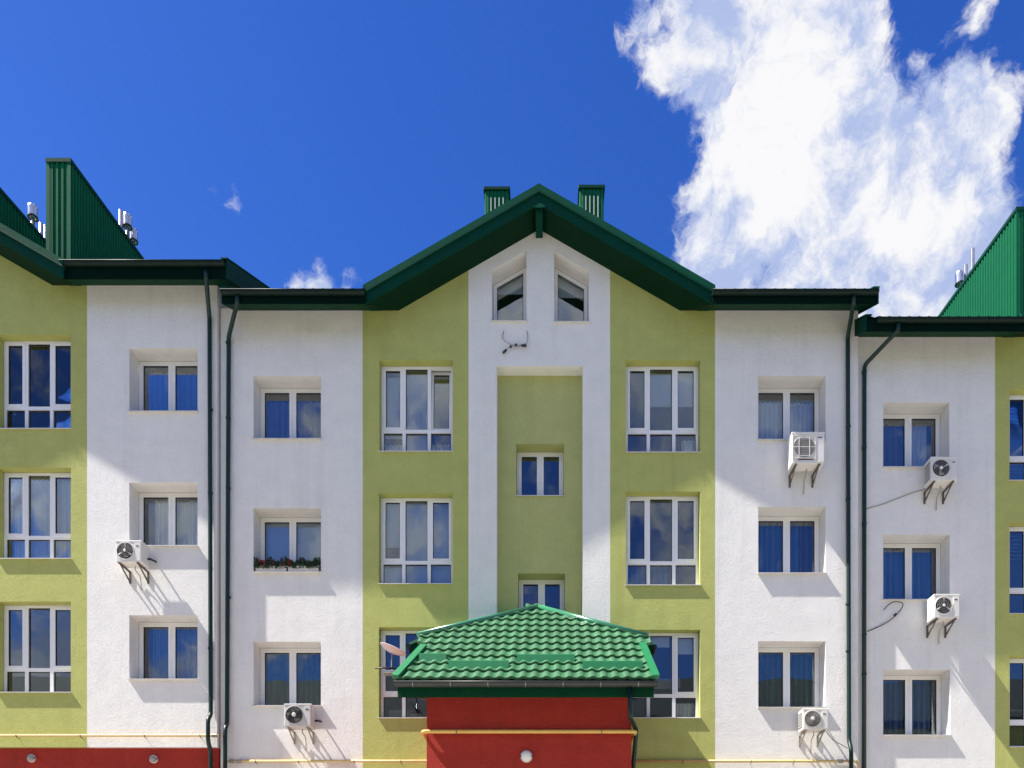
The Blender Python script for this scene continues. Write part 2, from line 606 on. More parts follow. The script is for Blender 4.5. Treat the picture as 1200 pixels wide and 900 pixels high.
def window(parent, x0, x1, z0, z1, wally, depth, kind='double', dress=(), sill=.06, roomd=1.3, tilt=False):
    """frame mesh is the window itself; sashes, panes, sill, curtains are its pieces"""
    WN[0] += 1
    yf = wally + depth
    fw, fd = .055, .075
    e = .006
    fx0, fx1, fz0, fz1 = x0 + e, x1 - e, z0 + e, z1 - e
    mb = MB()
    frame_bars(mb, fx0, fx1, fz0, fz1, yf, yf + fd, fw)
    W_, H_ = fx1 - fx0, fz1 - fz0
    cells = []                       # (x0, x1, z0, z1, has_sash)
    if kind == 'double':
        m = .058
        xm = (fx0 + fx1) / 2
        mb.box(xm - m / 2, xm + m / 2, yf, yf + fd, fz0 + fw, fz1 - fw)
        cells = [(fx0 + fw, xm - m / 2, fz0 + fw, fz1 - fw, True), (xm + m / 2, fx1 - fw, fz0 + fw, fz1 - fw, True)]
    elif kind == 'six':
        zt = fz0 + H_ * .275
        m = .075
        c1, c2 = fx0 + W_ * .315, fx0 + W_ * .665
        mb.box(fx0 + fw, fx1 - fw, yf - .004, yf + fd, zt - m / 2, zt + m / 2)
        for c in (c1, c2):
            mb.box(c - m / 2, c + m / 2, yf - .002, yf + fd, fz0 + fw, zt - m / 2)
            mb.box(c - m / 2, c + m / 2, yf - .002, yf + fd, zt + m / 2, fz1 - fw)
        xs = [(fx0 + fw, c1 - m / 2), (c1 + m / 2, c2 - m / 2), (c2 + m / 2, fx1 - fw)]
        for i, (a, b) in enumerate(xs):
            cells.append((a, b, fz0 + fw, zt - m / 2, False))
            cells.append((a, b, zt + m / 2, fz1 - fw, i != 1))
    root = mb.build('window', M['pvc'], parent)
    for i, (a, b, c, d, s) in enumerate(cells):
        w = .048 if s else .0
        yy = yf - .012 if s else yf + .012
        tl = tilt and s and i == len(cells) - 1
        objs = []
        if s:
            sb = MB()
            frame_bars(sb, a - .012, b + .012, c - .012, d + .012, yy, yy + .06, w + .012)
            objs.append(sb.build('sash', M['pvc'], root))
        gk = MB()
        frame_bars(gk, a + w + .0005, b - w - .0005, c + w + .0005, d - w - .0005, yy + .014, yy + .05, .009)
        objs.append(gk.build('gasket', M['rubber'], root))
        gp = MB()
        gp.box(a + w + .002, b - w - .002, yy + .028, yy + .034, c + w + .002, d - w - .002)
        objs.append(gp.build('pane', M['glass'], root))
        if tl:
            rot = Matrix.Translation((0, yy + .06, c)) @ Matrix.Rotation(-R(3.5), 4, 'X') @ Matrix.Translation((0, -yy - .06, -c))
            for o in objs:
                o.data.transform(rot)
                o.data.transform(Matrix.Translation((0, .05, 0)))
    # sill of folded sheet metal with turned-up ends
    sl = MB()
    yo = wally - sill
    t = .016
    sl.prism([(x0 - .02, yo, z0 - .022), (x0 - .02, yo, z0 - .004), (x0 - .02, yf + .02, z0 + .034), (x0 - .02, yf + .02, z0 + .02), (x0 - .02, wally - .001, z0 - .008)],
             (x1 - x0 + .04, 0, 0))
    sl.build('sill', M['sill'], root)
    # the room behind
    rb = MB()
    ry0, ry1 = yf + fd - .002, yf + roomd
    q = .25
    a0, a1, b0, b1 = x0 - q, x1 + q, z0 - q, z1 + q
    rb.add([(a0, ry0, b0), (a1, ry0, b0), (a1, ry0, b1), (a0, ry0, b1), (a0, ry1, b0), (a1, ry1, b0), (a1, ry1, b1), (a0, ry1, b1),
            (x0, ry0, z0), (x1, ry0, z0), (x1, ry0, z1), (x0, ry0, z1)],
           [(4, 5, 6, 7), (0, 1, 5, 4), (3, 7, 6, 2), (0, 4, 7, 3), (1, 2, 6, 5),
            (0, 1, 9, 8), (1, 2, 10, 9), (2, 3, 11, 10), (3, 0, 8, 11)])
    rb.build('interior', M['room'], root)
    for k, dr in enumerate(dress):
        t, u0, u1, v0, v1 = dr[:5]
        xa, xb = x0 + .03 + (x1 - x0 - .06) * u0, x0 + .03 + (x1 - x0 - .06) * u1
        za, zb = z0 + .01 + (z1 - z0) * v0, z0 - .04 + (z1 - z0) * v1
        yb = yf + fd + .10
        if t in ('sheer', 'curtain_blue', 'curtain_grey', 'curtain_green', 'curtain_violet'):
            fold = .095 if t == 'sheer' else .13
            amp = .036 if t == 'sheer' else .062
            curtain_mesh(xa, xb, za, zb, yb + .03 * k, fold, amp, WN[0] * 7 + k).build('curtain', M[t], root)
        elif t in ('blind', 'blind_blue'):
            bb = MB()
            bb.box(xa, xb, yb - .045, yb - .041, za, zb)
            bb.box(xa, xb, yb - .052, yb - .034, za - .018, za)
            bb.tube([(xa, yb - .03, zb), (xb, yb - .03, zb)], .02, 8)
            bb.build('roller_blind', M[t], root)
        elif t == 'venetian':
            z = za
            while z < zb:
                sb = MB()
                sb.prism([(xa, yb - .06, z), (xa, yb - .02, z + .03), (xa, yb - .018, z + .03), (xa, yb - .058, z)], (xb - xa, 0, 0))
                sb.build('slat', M['blind'], root)
                z += .085
        elif t == 'furn':
            fb = MB()
            fb.bbox(xa, xb, yb + .15, yb + .6, za, zb, .02)
            fb.build('cupboard', M['furn'], root)
    return root


def gable_window(parent, pts, wally, depth, blind_z):
    """trapezoid window with a slanted head; pts (x, z) counter-clockwise"""
    WN[0] += 1
    cx_ = sum(p[0] for p in pts) / 4
    cz_ = sum(p[1] for p in pts) / 4

    def inset(w):
        res = []
        n = len(pts)
        for i in range(n):
            p0, p1, p2 = Vector(pts[i - 1]), Vector(pts[i]), Vector(pts[(i + 1) % n])
            e1, e2 = (p1 - p0).normalized(), (p2 - p1).normalized()
            n1, n2 = Vector((-e1.y, e1.x)), Vector((-e2.y, e2.x))
            k = w / (1 + n1.dot(n2))
            res.append(p1 + (n1 + n2) * k)
        return res
    yf = wally + depth
    A, B = inset(.006), inset(.085)
    n = 4
    mb = MB()
    vs = [(p.x, yf, p.y) for p in A] + [(p.x, yf, p.y) for p in B] + [(p.x, yf + .07, p.y) for p in A] + [(p.x, yf + .07, p.y) for p in B]
    fs = []
    for i in range(n):
        j = (i + 1) % n
        fs += [(i, j, n + j, n + i), (n + i, n + j, 3 * n + j, 3 * n + i), (i, 2 * n + i, 2 * n + j, j)]
    mb.add(vs, fs)
    root = mb.build('window', M['pvc'], parent)
    G = inset(.087)
    gp = MB()
    gp.prism([(p.x, yf + .026, p.y) for p in G], (0, .006, 0))
    gp.build('pane', M['glass'], root)
    gk = MB()
    C0, C1 = inset(.0855), inset(.097)
    vs = [(p.x, yf + .012, p.y) for p in C0] + [(p.x, yf + .012, p.y) for p in C1]
    gk.add(vs, [(i, (i + 1) % n, n + (i + 1) % n, n + i) for i in range(n)])
    gk.build('gasket', M['rubber'], root)
    x0, x1 = min(p[0] for p in pts), max(p[0] for p in pts)
    z0, z1 = min(p[1] for p in pts), max(p[1] for p in pts)
    sl = MB()
    sl.prism([(x0 - .02, wally - .05, z0 - .022), (x0 - .02, wally - .05, z0 - .004), (x0 - .02, yf + .02, z0 + .034), (x0 - .02, yf + .02, z0 + .02)], (x1 - x0 + .04, 0, 0))
    sl.build('sill', M['sill'], root)
    rb = MB()
    a = [(p[0], yf + .068, p[1]) for p in pts]
    b = [(cx_ + (p[0] - cx_) * 1.05, yf + 1.2, cz_ + (p[1] - cz_) * 1.05) for p in pts]
    rb.add(a + b, [(4, 5, 6, 7)] + [(i, 4 + i, 4 + (i + 1) % 4, (i + 1) % 4) for i in range(4)])
    rb.build('interior', M['room'], root)
    # pale blind hanging in the slanted head
    zl = z0 + (z1 - z0) * blind_z
    top = [p for p in inset(.06) if p.y > zl]
    top = sorted(top, key=lambda p: p.x)
    bl = MB()
    bl.prism([(top[0].x, yf + .12, zl), (top[-1].x, yf + .12, zl), (top[-1].x, yf + .12, top[-1].y), (top[0].x, yf + .12, top[0].y)], (0, .006, 0))
    bl.build('roller_blind', M['blind'], root)
    return root


def gutter_mesh(x0, x1, yfront, ztop, r=.07):
    """half-round gutter with rolled front lip and closed ends; open upwards"""
    mb = MB()
    n = 10
    yc = yfront + r
    outer = [(yc - r * math.cos(math.pi * i / n), ztop - r * math.sin(math.pi * i / n)) for i in range(n + 1)]
    inner = [(yc - (r - .006) * math.cos(math.pi * i / n), ztop - (r - .006) * math.sin(math.pi * i / n)) for i in range(n + 1)]
    prof = outer + inner[::-1]
    m = len(prof)
    vs = [(x0, a, b) for a, b in prof] + [(x1, a, b) for a, b in prof]
    mb.add(vs, [(i, m + i, m + (i + 1) % m, (i + 1) % m) for i in range(m)], False)
    for x in (x0, x1):
        mb.prism([(x - .004, a, b) for a, b in outer], (.008, 0, 0))
    mb.tube([(x0 - .004, yfront - .004, ztop), (x1 + .004, yfront - .004, ztop)], .011, 8)
    return mb


def gutter(parent, x0, x1, yfront, ztop, r=.07, spacing=.9, mt='gutter'):
    go = gutter_mesh(x0, x1, yfront, ztop, r).build('gutter', M[mt], parent)
    n = max(2, int((x1 - x0) / spacing))
    for i in range(n):
        x = x0 + (x1 - x0) * (i + .5) / n
        pts = [(x, yfront + r - (r + .006) * math.cos(math.pi * k / 8), ztop - (r + .006) * math.sin(math.pi * k / 8)) for k in range(9)]
        b = MB()
        b.tube(pts, .006, 5)
        b.build('bracket', M['steel' if mt == 'porch_gutter' else mt], go)
    return go


def downpipe(parent, pts, r=.045, material='pipe', clips=()):
    path = [Vector(p) for p in pts]
    sm = [path[0]]
    for i in range(1, len(path) - 1):                     # rounded elbows
        a, b, c = path[i - 1], path[i], path[i + 1]
        k = min(.09, (b - a).length * .4, (c - b).length * .4)
        p0, p1 = b + (a - b).normalized() * k, b + (c - b).normalized() * k
        for t in (0, .33, .67, 1):
            sm.append((p0 * (1 - t) + b * t) * (1 - t) + (b * (1 - t) + p1 * t) * t)
    sm.append(path[-1])
    o = MB().tube(sm, r, 14).build('downpipe', M[material], parent)
    for (x, y, z) in clips:
        c = MB()
        c.lathe((x, y, z), (0, 0, 1), [(r + .001, -.02), (r + .009, -.018), (r + .009, .018), (r + .001, .02)], 14)
        c.box(x - .008, x + .008, y, y + .10, z - .012, z + .012)
        c.build('pipe_clip', M[material], o)
    return o


def wavy_roof(x0, x1, y0, z0, y1, z1, wl=.21, amp=.016):
    """metal tile sheet, seen only along its eave"""
    mb = MB()
    n = int((x1 - x0) / wl * 8)
    vs = []
    rows = 14
    for j in range(rows + 1):
        t = j / rows
        for i in range(n + 1):
            x = x0 + (x1 - x0) * i / n
            vs.append((x, y0 + (y1 - y0) * t, z0 + (z1 - z0) * t + amp * math.sin(2 * math.pi * i / 8) + amp))
    mb.add(vs, [(j * (n + 1) + i, j * (n + 1) + i + 1, (j + 1) * (n + 1) + i + 1, (j + 1) * (n + 1) + i) for j in range(rows) for i in range(n)], True)
    return mb


SL = .577          # pitch 30 degrees
EAVE = .80         # gutter front ahead of the wall
VERGE = .60        # gable verge ahead of the wall


def eave_roof(parent, x0, x1, wy, zs, gx0, gx1, xv0=None, xv1=None, ridge=5.6, eave=EAVE, lift=.04):
    """slope with its ridge along the street. zs: height where the sloping soffit meets the wall"""
    yg = wy - eave
    yb = yg + .135                      # fascia plane
    zf = zs - SL * (wy - yb)            # soffit line at the fascia
    th = .24 + lift
    up = zf + th
    yr = wy + ridge
    zr = up + SL * (yr - yb)
    r = wavy_roof(x0, x1, yb - .06, up - .03, yr, zr).build('roof', M['roof'], parent)
    s = MB()
    s.prism([(x0 + .02, yb, zf), (x0 + .02, yb, up - .02), (x0 + .02, yr, zr - .02), (x0 + .02, yr, zr - th - .02), (x0 + .02, wy, zs)], (x1 - x0 - .04, 0, 0))
    s.build('soffit', M['eave_soffit'], r)
    f = MB()
    f.box(x0, x1, yb - .022, yb - .001, zf - .012, up - .035)
    f.build('fascia', M['eave_fascia_shaded'], r)
    for xe, sgn in ((xv0, -1), (xv1, 1)):          # verge boards where the roof end is free
        if xe is None:
            continue
        v = MB()
        a = xe if sgn > 0 else xe - .03
        v.prism([(a, yb - .02, zf - .015), (a, yb - .02, up + .03), (a, yr, zr + .03), (a, yr, zr - th - .03)], (.03, 0, 0))
        v.build('verge_board', M['fascia'], r)
        c = MB()
        a = xe - .10 if sgn > 0 else xe - .04
        c.prism([(a, yb - .05, up + .022), (a, yb - .05, up + .05), (a, yr, zr + .065), (a, yr, zr + .035)], (.14, 0, 0))
        c.build('verge_cap', M['roof'], r)
    # back slope closes the roof
    b = MB()
    b.add([(x0, yr, zr), (x1, yr, zr), (x1, yr + 6, zr - SL * 6), (x0, yr + 6, zr - SL * 6)], [(0, 1, 2, 3)])
    b.build('back_slope', M['roof'], r)
    gutter(parent, gx0, gx1, yg, zf + .155 + lift, .068, 1.1)
    return zf


def clip(o, co, no):
    bm = bmesh.new()
    bm.from_mesh(o.data)
    res = bmesh.ops.bisect_plane(bm, geom=bm.verts[:] + bm.edges[:] + bm.faces[:], plane_co=co, plane_no=no, clear_outer=True)
    ed = [e for e in res['geom_cut'] if isinstance(e, bmesh.types.BMEdge)]
    bmesh.ops.holes_fill(bm, edges=ed)
    bm.to_mesh(o.data)
    bm.free()


def gable_roof(parent, xc, half, wy, za, zs_, length=4.6):
    """gable facing the street. za: soffit apex height at the wall"""
    yv = wy - VERGE
    th = .30
    z_top = za + th
    e = MB()
    for s in (-1, 1):
        lo = Vector((xc + s * half, 0, za - SL * half))
        pts = [(xc, yv, za), (xc, yv, z_top), (lo.x, yv, lo.z + th), (lo.x, yv, lo.z)]
        r = MB().prism(pts, (0, length + VERGE, 0)).build('roof', M['soffit'], parent)
        clip(r, (0, wy, zs_), (0, SL, -1))
        # roof sheet with its turned-down edge, then a stepped fascia board below it
        k = .20
        nrm = Vector((s * SL, 0, 1)).normalized()
        a, b = Vector((xc - s * .0, 0, z_top)), Vector((lo.x, 0, lo.z + th))
        ext = (b - a).normalized() * .05

        def band(t0, t1, y0, y1, name, mt, lift=0):
            p = [a + Vector((0, 0, -t0)), b + ext + Vector((0, 0, -t0)), b + ext + Vector((0, 0, -t1)), a + Vector((0, 0, -t1))]
            m = MB()
            m.prism([(q.x, y0, q.z) for q in p], (0, y1 - y0, 0))
            o = m.build(name, M[mt], r)
            if True:
                clip(o, (0, wy, zs_ - .01), (0, SL, -1))
        band(-.075, .085, yv - .075, yv + length + VERGE, 'roof_sheet', 'roof')
        band(.086, .315, yv - .035, yv - .001, 'fascia', 'fascia')
        band(.060, .10, yv - .082, yv - .076, 'drip_edge', 'fascia')
    rb = MB()
    rb.box(xc - .075, xc + .075, yv + .02, wy + .02, za - .19, za - .01)
    rb.build('ridge_beam', M['fascia'], parent)
    hb = MB()
    hb.prism([(xc - .14, yv - .06, z_top - .40), (xc, yv - .06, z_top - .30), (xc + .14, yv - .06, z_top - .40), (xc + .05, yv - .06, z_top - .42), (xc - .05, yv - .06, z_top - .42)], (0, .02, 0))
    hb.build('apex_plate', M['roof'], parent)
    return z_top


def ribbed(mb, p0, p1, zb0, zb1, zt0, zt1, out, pitch=.11, dep=.028):
    """trapezoid-profile sheet from p0 to p1 (x, y), tops zt0..zt1, outwards normal out"""
    p0, p1, out = Vector(p0), Vector(p1), Vector(out)
    Lg = (p1 - p0).length
    n = max(2, int(Lg / pitch))
    st = []
    for i in range(n):
        for f, h in ((0, 0), (.42, 0), (.52, 1), (.90, 1)):
            st.append(((i + f) / n, h))
    st.append((1, 0))
    vs = []
    for t, h in st:
        q = p0 + (p1 - p0) * t + out * dep * h
        vs.append((q.x, q.y, zb0 + (zb1 - zb0) * t))
        vs.append((q.x, q.y, zt0 + (zt1 - zt0) * t))
    mb.add(vs, [(2 * i, 2 * i + 2, 2 * i + 3, 2 * i + 1) for i in range(len(st) - 1)])


def roof_wall(parent, x0, x1, y0, y1, zb, zt0, zt1):
    """fire wall standing on the roof, clad in ribbed sheet"""
    mb = MB()
    ribbed(mb, (x0, y0), (x1, y0), zb, zb, zt0, zt0, (0, -1))
    ribbed(mb, (x1, y0), (x1, y1), zb, zb, zt0, zt1, (1, 0))
    ribbed(mb, (x0, y1), (x0, y0), zb, zb, zt1, zt0, (-1, 0))
    mb.add([(x0, y1, zb), (x1, y1, zb), (x1, y1, zt1), (x0, y1, zt1)], [(0, 1, 2, 3)])
    o = mb.build('roof_wall', M['clad'], parent)
    c = MB()
    k = .045
    c.prism([(x0 - k, y0 - k, zt0 - .05), (x1 + k, y0 - k, zt0 - .05), (x1 + k, y0 - k, zt0 + .035), (x0 - k, y0 - k, zt0 + .035)],
            (0, y1 - y0 + 2 * k, zt1 - zt0))
    c.build('coping', M['fascia'], o)
    cs = MB()
    for x in (x0, x1):
        cs.box(x - .036, x + .036, y0 - .036, y0 - .029, zb, zt0 - .05)
    cs.build('corner_flashing', M['clad'], o)
    return o


def flue(parent, x, y, z0, z1, r=.06, cap=True):
    o = MB().tube([(x, y, z0), (x, y, z1)], r, 14).build('flue_pipe', M['flue'], parent)
    if cap:
        c = MB()
        c.lathe((x, y, z1), (0, 0, 1), [(r + .01, -.06), (r * 2.1, -.04), (r * 2.25, .20), (r * 2.0, .25), (r * .5, .29)], 18)
        c.build('flue_cap', M['flue'], o)
        s = MB()
        s.lathe((x, y, z1), (0, 0, 1), [(r * 2.3, -.055), (r * 2.3, -.03), (r * 1.5, -.028)], 18)
        s.build('cap_skirt', M['dark'], o)
    return o


def section(root, wy, base, bays, red_y, gable=None):
    """bays: list of (mat, x0, x1, top(list of points) , holes)"""
    for (mt, x0, x1, top, holes) in bays:
        outline = [(x0, base), (x1, base)] + top
        wall_panel('wall', outline, holes, wy, M[mt], root)
    x0, x1 = bays[0][1], bays[-1][2]
    b = MB()
    b.box(x0 + .002, x1 - .002, red_y, wy + .35, 0, base - .003)
    b.build('plinth', M['red'], root)
    s = MB()                                              # end walls and back of the block
    zt = bays[0][3][0][1]
    for x in (x0 + .02, x1 - .16):
        s.box(x, x + .14, wy + .145, wy + 9, 0, zt - .01)
    s.box(x0 + .03, x1 - .03, wy + 9.01, wy + 9.2, 0, zt)
    s.build('rear_wall', M['white'], root)


# ------------------------------------------------------------------ middle block
D = 17.0
mid = thing('apartment_building', 'white and lime green block with central gable above the red entrance porch', 'building', (0, D, 0), 'stepped terrace of apartment blocks')
xa, xb = -7.20, 6.90
XW1, XP0, XP1, XW2 = X(425, D), X(549, D), X(715, D), X(838, D)
zs = Z(364, D)
XC = -.15
zap = Z(269, D)
rk = lambda x: zap - SL * abs(x - XC) + .06
xk0, xk1 = XC - (zap - zs) / SL, XC + (zap - zs) / SL
base = Z(905, D)


def hole(px0, px1, py0, py1, d, dep):
    return (rect(X(px0, d), X(px1, d), Z(py1, d), Z(py0, d)), dep)


def win_from(parent, h, wy, **kw):
    p, dep = h
    return window(parent, p[0][0], p[1][0], p[0][1], p[2][1], wy, dep, **kw)


RW, RG = .39, .185
hwl = [hole(297, 376, 440.5, 515, D, RW), hole(297, 376, 595.5, 671, D, RW), hole(297, 376, 752, 827, D, RW)]
hgl = [hole(444.5, 530.5, 422, 529, D, RG), hole(444, 530.5, 578, 684, D, RG), hole(444, 530.5, 735, 841, D, RG)]
hgr = [hole(733.5, 820.5, 422, 530, D, RG), hole(733.5, 820.5, 576, 685.5, D, RG), hole(733.5, 820.5, 738, 841, D, RG)]
hwr = [hole(888.5, 967.5, 440.5, 516, D, RW), hole(888.5, 967.5, 594, 672, D, RW), hole(888.5, 967.5, 751.5, 829, D, RW)]
gwl = [(X(576.5, D), Z(377, D)), (X(617, D), Z(377, D)), (X(617, D), Z(293.5, D)), (X(576.5, D), Z(316.5, D))]
gwr = [(X(649.5, D), Z(378, D)), (X(690, D), Z(378, D)), (X(690, D), Z(318, D)), (X(649.5, D), Z(294.5, D))]
ND = .30
niche = rect(X(582, D), X(683, D), Z(850, D), Z(429, D))
section(mid, D, base, [
    ('white', xa, XW1, [(XW1, zs + .05), (xa, zs + .05)], hwl),
    ('green', XW1, XP0, [(XP0, rk(XP0)), (xk0 - .05, zs + .06), (XW1, zs + .06)], hgl),
    ('white', XP0, XP1, [(XP1, rk(XP1)), (XC, zap + .06), (XP0, rk(XP0))], [(gwl, .41), (gwr, .41), (niche, ND)]),
    ('green', XP1, XW2, [(XW2, zs + .06), (xk1 + .05, zs + .06), (XP1, rk(XP1))], hgr),
    ('white', XW2, xb, [(xb, zs + .05), (XW2, zs + .05)], hwr)], D + .02)
DN = D + ND
hn = [hole(605, 661, 520, 581, DN, .31), hole(607, 662, 672, 735, DN, .31)]
no = [(p[0] + .0 , p[1]) for p in niche]
wall_panel('niche_wall', rect(X(582, D) - .05, X(683, D) + .05, Z(850, D) - .05, Z(429, D) + .05), hn, DN, M['niche'], mid)

win_from(mid, hwl[0], D, dress=[('curtain_grey', 0, .47, 0, .88), ('curtain_grey', .5, 1, 0, .90)])
win_from(mid, hwl[1], D, dress=[('blind_blue', 0, .49, .30, 1), ('blind_blue', .51, 1, .26, 1)])
win_from(mid, hwl[2], D, dress=[('curtain_green', 0, .46, 0, 1), ('curtain_green', .5, .93, 0, 1)])
win_from(mid, hgl[0], D, kind='six', sill=.035, dress=[('blind', 0, .315, .24, .93), ('blind', .32, .66, .10, .97), ('sheer', .0, .3, 0, .22), ('sheer', .34, .66, 0, .27), ('sheer', .70, 1, 0, .24)], tilt=True)
win_from(mid, hgl[1], D, kind='six', sill=.035, dress=[('blind_blue', 0, .315, .48, .99), ('blind_blue', .32, .66, 0, 1), ('blind_blue', .67, 1, 0, .99), ('blind_blue', 0, .315, 0, .26)])
win_from(mid, hgl[2], D, kind='six', sill=.035, dress=[('furn', .05, .45, 0, .18)])
win_from(mid, hgr[0], D, kind='six', sill=.035, dress=[('sheer', .80, 1, 0, .26), ('blind', .34, .98, .60, .98)])
win_from(mid, hgr[1], D, kind='six', sill=.035, dress=[('curtain_blue', .0, .3, 0, .30), ('furn', .26, .62, 0, .10), ('curtain_blue', .38, .6, .02, .30)])
win_from(mid, hgr[2], D, kind='six', sill=.035, dress=[('furn', .35, .80, .40, .55), ('sheer', .68, 1, .0, .24), ('blind', .66, 1, .78, 1), ('blind', .3, .62, .86, 1)])
win_from(mid, hwr[0], D, dress=[('sheer', 0, .49, 0, .88), ('sheer', .51, .97, 0, .88)])
win_from(mid, hwr[1], D, dress=[('curtain_blue', 0, .49, 0, 1), ('curtain_blue', .51, .74, 0, 1), ('curtain_violet', .74, 1, 0, 1)])
win_from(mid, hwr[2], D, dress=[('curtain_green', 0, .48, 0, 1), ('curtain_green', .5, 1, 0, 1)])
win_from(mid, hn[0], DN, sill=.035, tilt=False)
win_from(mid, hn[1], DN, sill=.035)
gable_window(mid, gwl, D, .41, .66)
gable_window(mid, gwr, D, .41, .62)

zf = eave_roof(mid, -6.88, -3.83, D, zs, -6.87, -3.84, xv0=-6.86)
eave_roof(mid, 3.53, 7.03, D, zs, 3.52, 7.02, xv1=7.03)
gable_roof(mid, XC, 3.70, D, zap, zs)


def chimney(parent, px0, px1, py, d, w2=.55):
    x0, x1 = X(px0, d), X(px1, d)
    zt = Z(py, d)
    mb = MB()
    ribbed(mb, (x0, d), (x1, d), zt - 2.4, zt - 2.4, zt - .08, zt - .08, (0, -1), .085, .02)
    ribbed(mb, (x1, d), (x1, d + w2), zt - 2.4, zt - 2.4, zt - .08, zt - .08, (1, 0), .085, .02)
    ribbed(mb, (x0, d + w2), (x0, d), zt - 2.4, zt - 2.4, zt - .08, zt - .08, (-1, 0), .085, .02)
    mb.add([(x0, d + w2, zt - 2.4), (x1, d + w2, zt - 2.4), (x1, d + w2, zt - .08), (x0, d + w2, zt - .08)], [(0, 1, 2, 3)])
    o = mb.build('chimney', M['clad'], parent)
    MB().bbox(x0 - .05, x1 + .05, d - .05, d + w2 + .05, zt - .09, zt, .012, 1).build('chimney_cap', M['fascia'], o)
    n = 4
    for i in range(n):
        xx = x0 + (x1 - x0) * (.24 + .18 * i)
        s = MB()
        s.box(xx - .014, xx + .014, d - .03, d - .021, zt - .85, zt - .27)
        s.build('vent_slot', M['slot'], o)
    return o


chimney(mid, 569, 595.5, 220, 19.0)
chimney(mid, 680, 706.5, 218, 19.0)

yg = D - EAVE + .068
yp = D - .056
zj = Z(395, yp)
downpipe(mid, [(X(278, yg), yg, zf + .10), (X(278, yg), yg, zf - .03), (X(268, yp), yp, zj), (X(266, yp), yp, Z(848, yp)), (X(266, yp) + .01, yp - .12, Z(856, yp)), (X(266, yp) + .01, yp - .12, base - 1), (X(266, yp) + .01, yp - .12, .2)],
         clips=[(X(267.5, yp), yp, Z(y, yp)) for y in (402, 490, 572, 700)])
downpipe(mid, [(X(1000.5, yg), yg, zf + .10), (X(1000.5, yg), yg, zf - .03), (X(993.5, yp), yp, Z(394, yp)), (X(995, yp), yp, Z(868, yp)), (X(995, yp), yp - .12, Z(880, yp)), (X(995, yp), yp - .12, .2)],
         clips=[(X(994, yp), yp, Z(y, yp)) for y in (500, 585, 708, 763)])

# ------------------------------------------------------------------ upper block (steps up the hill)
DL = D - .11
lft = thing('apartment_building', 'highest block of the terrace, with red base and two dark ribbed roof walls', 'building', (-13.8, DL, 0), 'stepped terrace of apartment blocks')
OX = -13.8
xl0, xl1 = OX - 7.0, X(254.5, DL)
W1, P0, P1, W2 = OX + XW1, OX + XP0, OX + XP1, X(102, DL)
zsl = Z(334.5, DL)
XCL = XC + OX
zapl = zap + (zsl - zs)
rkl = lambda x: zapl - SL * abs(x - XCL) + .06
kx0, kx1 = XCL - (zapl - zsl) / SL, XCL + (zapl - zsl) / SL
basel = Z(875.5, DL)
lg = [hole(-2.5, 83, 392, 502.5, DL, RG), hole(-2.5, 83, 548, 654.5, DL, RG), hole(-2.5, 83, 705, 811, DL, RG)]
lw = [hole(151.5, 231.5, 408, 483, DL, RW), hole(151.5, 231.5, 565.5, 640, DL, RW), hole(151.5, 231.5, 721, 796, DL, RW)]
section(lft, DL, basel, [
    ('white', xl0, W1, [(W1, zsl + .05), (xl0, zsl + .05)], []),
    ('green', W1, P0, [(P0, rkl(P0)), (kx0 - .05, zsl + .06), (W1, zsl + .06)], []),
    ('white', P0, P1, [(P1, rkl(P1)), (XCL, zapl + .06), (P0, rkl(P0))], []),
    ('green', P1, W2, [(W2, zsl + .06), (kx1 + .05, zsl + .06), (P1, rkl(P1))], lg),
    ('white', W2, xl1, [(xl1, zsl + .05), (W2, zsl + .05)], lw)], DL + .09)
win_from(lft, lg[0], DL, kind='six', sill=.04, dress=[('sheer', .0, .28, .0, .24), ('blind', .34, .62, .02, .24), ('blind', .08, .30, .26, .52)])
win_from(lft, lg[1], DL, kind='six', sill=.04, dress=[('sheer', .05, 1, 0, .98)])
win_from(lft, lg[2], DL, kind='six', sill=.04, dress=[('furn', .1, .9, .0, .09)])
win_from(lft, lw[0], DL, dress=[('curtain_blue', .08, .47, 0, .93), ('curtain_blue', .51, 1, 0, .93)])
win_from(lft, lw[1], DL, dress=[('sheer', .17, .48, 0, .97), ('sheer', .51, 1, 0, .97)])
win_from(lft, lw[2], DL, dress=[('curtain_blue', .13, .47, 0, 1), ('curtain_blue', .5, 1, 0, 1)])
EL = .67                                  # its gutter stands in line with the next block's
xe = X(262, DL - EL)
zfl = eave_roof(lft, XCL + 3.68, xe, DL, zsl, XCL + 3.67, xe - .01, xv1=xe, eave=EL, lift=.13)
eave_roof(lft, xl0, XCL - 3.68, DL, zsl, xl0, XCL - 3.7, eave=EL, lift=.13)
gable_roof(lft, XCL, 3.70, DL, zapl, zsl)
roof_wall(lft, X(57, 17.2), X(82, 17.2), 17.2, 23.5, zsl - .1, Z(189, 17.2), Z(189, 17.2) + .95)
roof_wall(lft, -13.3, -12.8, 17.2, 23.5, zsl - .1, Z(189, 17.2), Z(189, 17.2) + .95)
flue(lft, X(38.5, 20), 20, 15.5, Z(253, 20), .055)
flue(lft, X(48, 20.4), 20.4, 15.5, Z(262, 20.4), .045, False)
flue(lft, X(53, 20.4), 20.4, 15.5, Z(264, 20.4), .03, False)
flue(lft, X(141.5, 20), 20, 15.5, Z(247, 20), .05, False)
flue(lft, X(149.5, 20.2), 20.2, 15.5, Z(264, 20.2), .05)
flue(lft, X(156.5, 20.5), 20.5, 15.5, Z(281, 20.5), .05)
yg = DL - EL + .068
yp = DL - .056
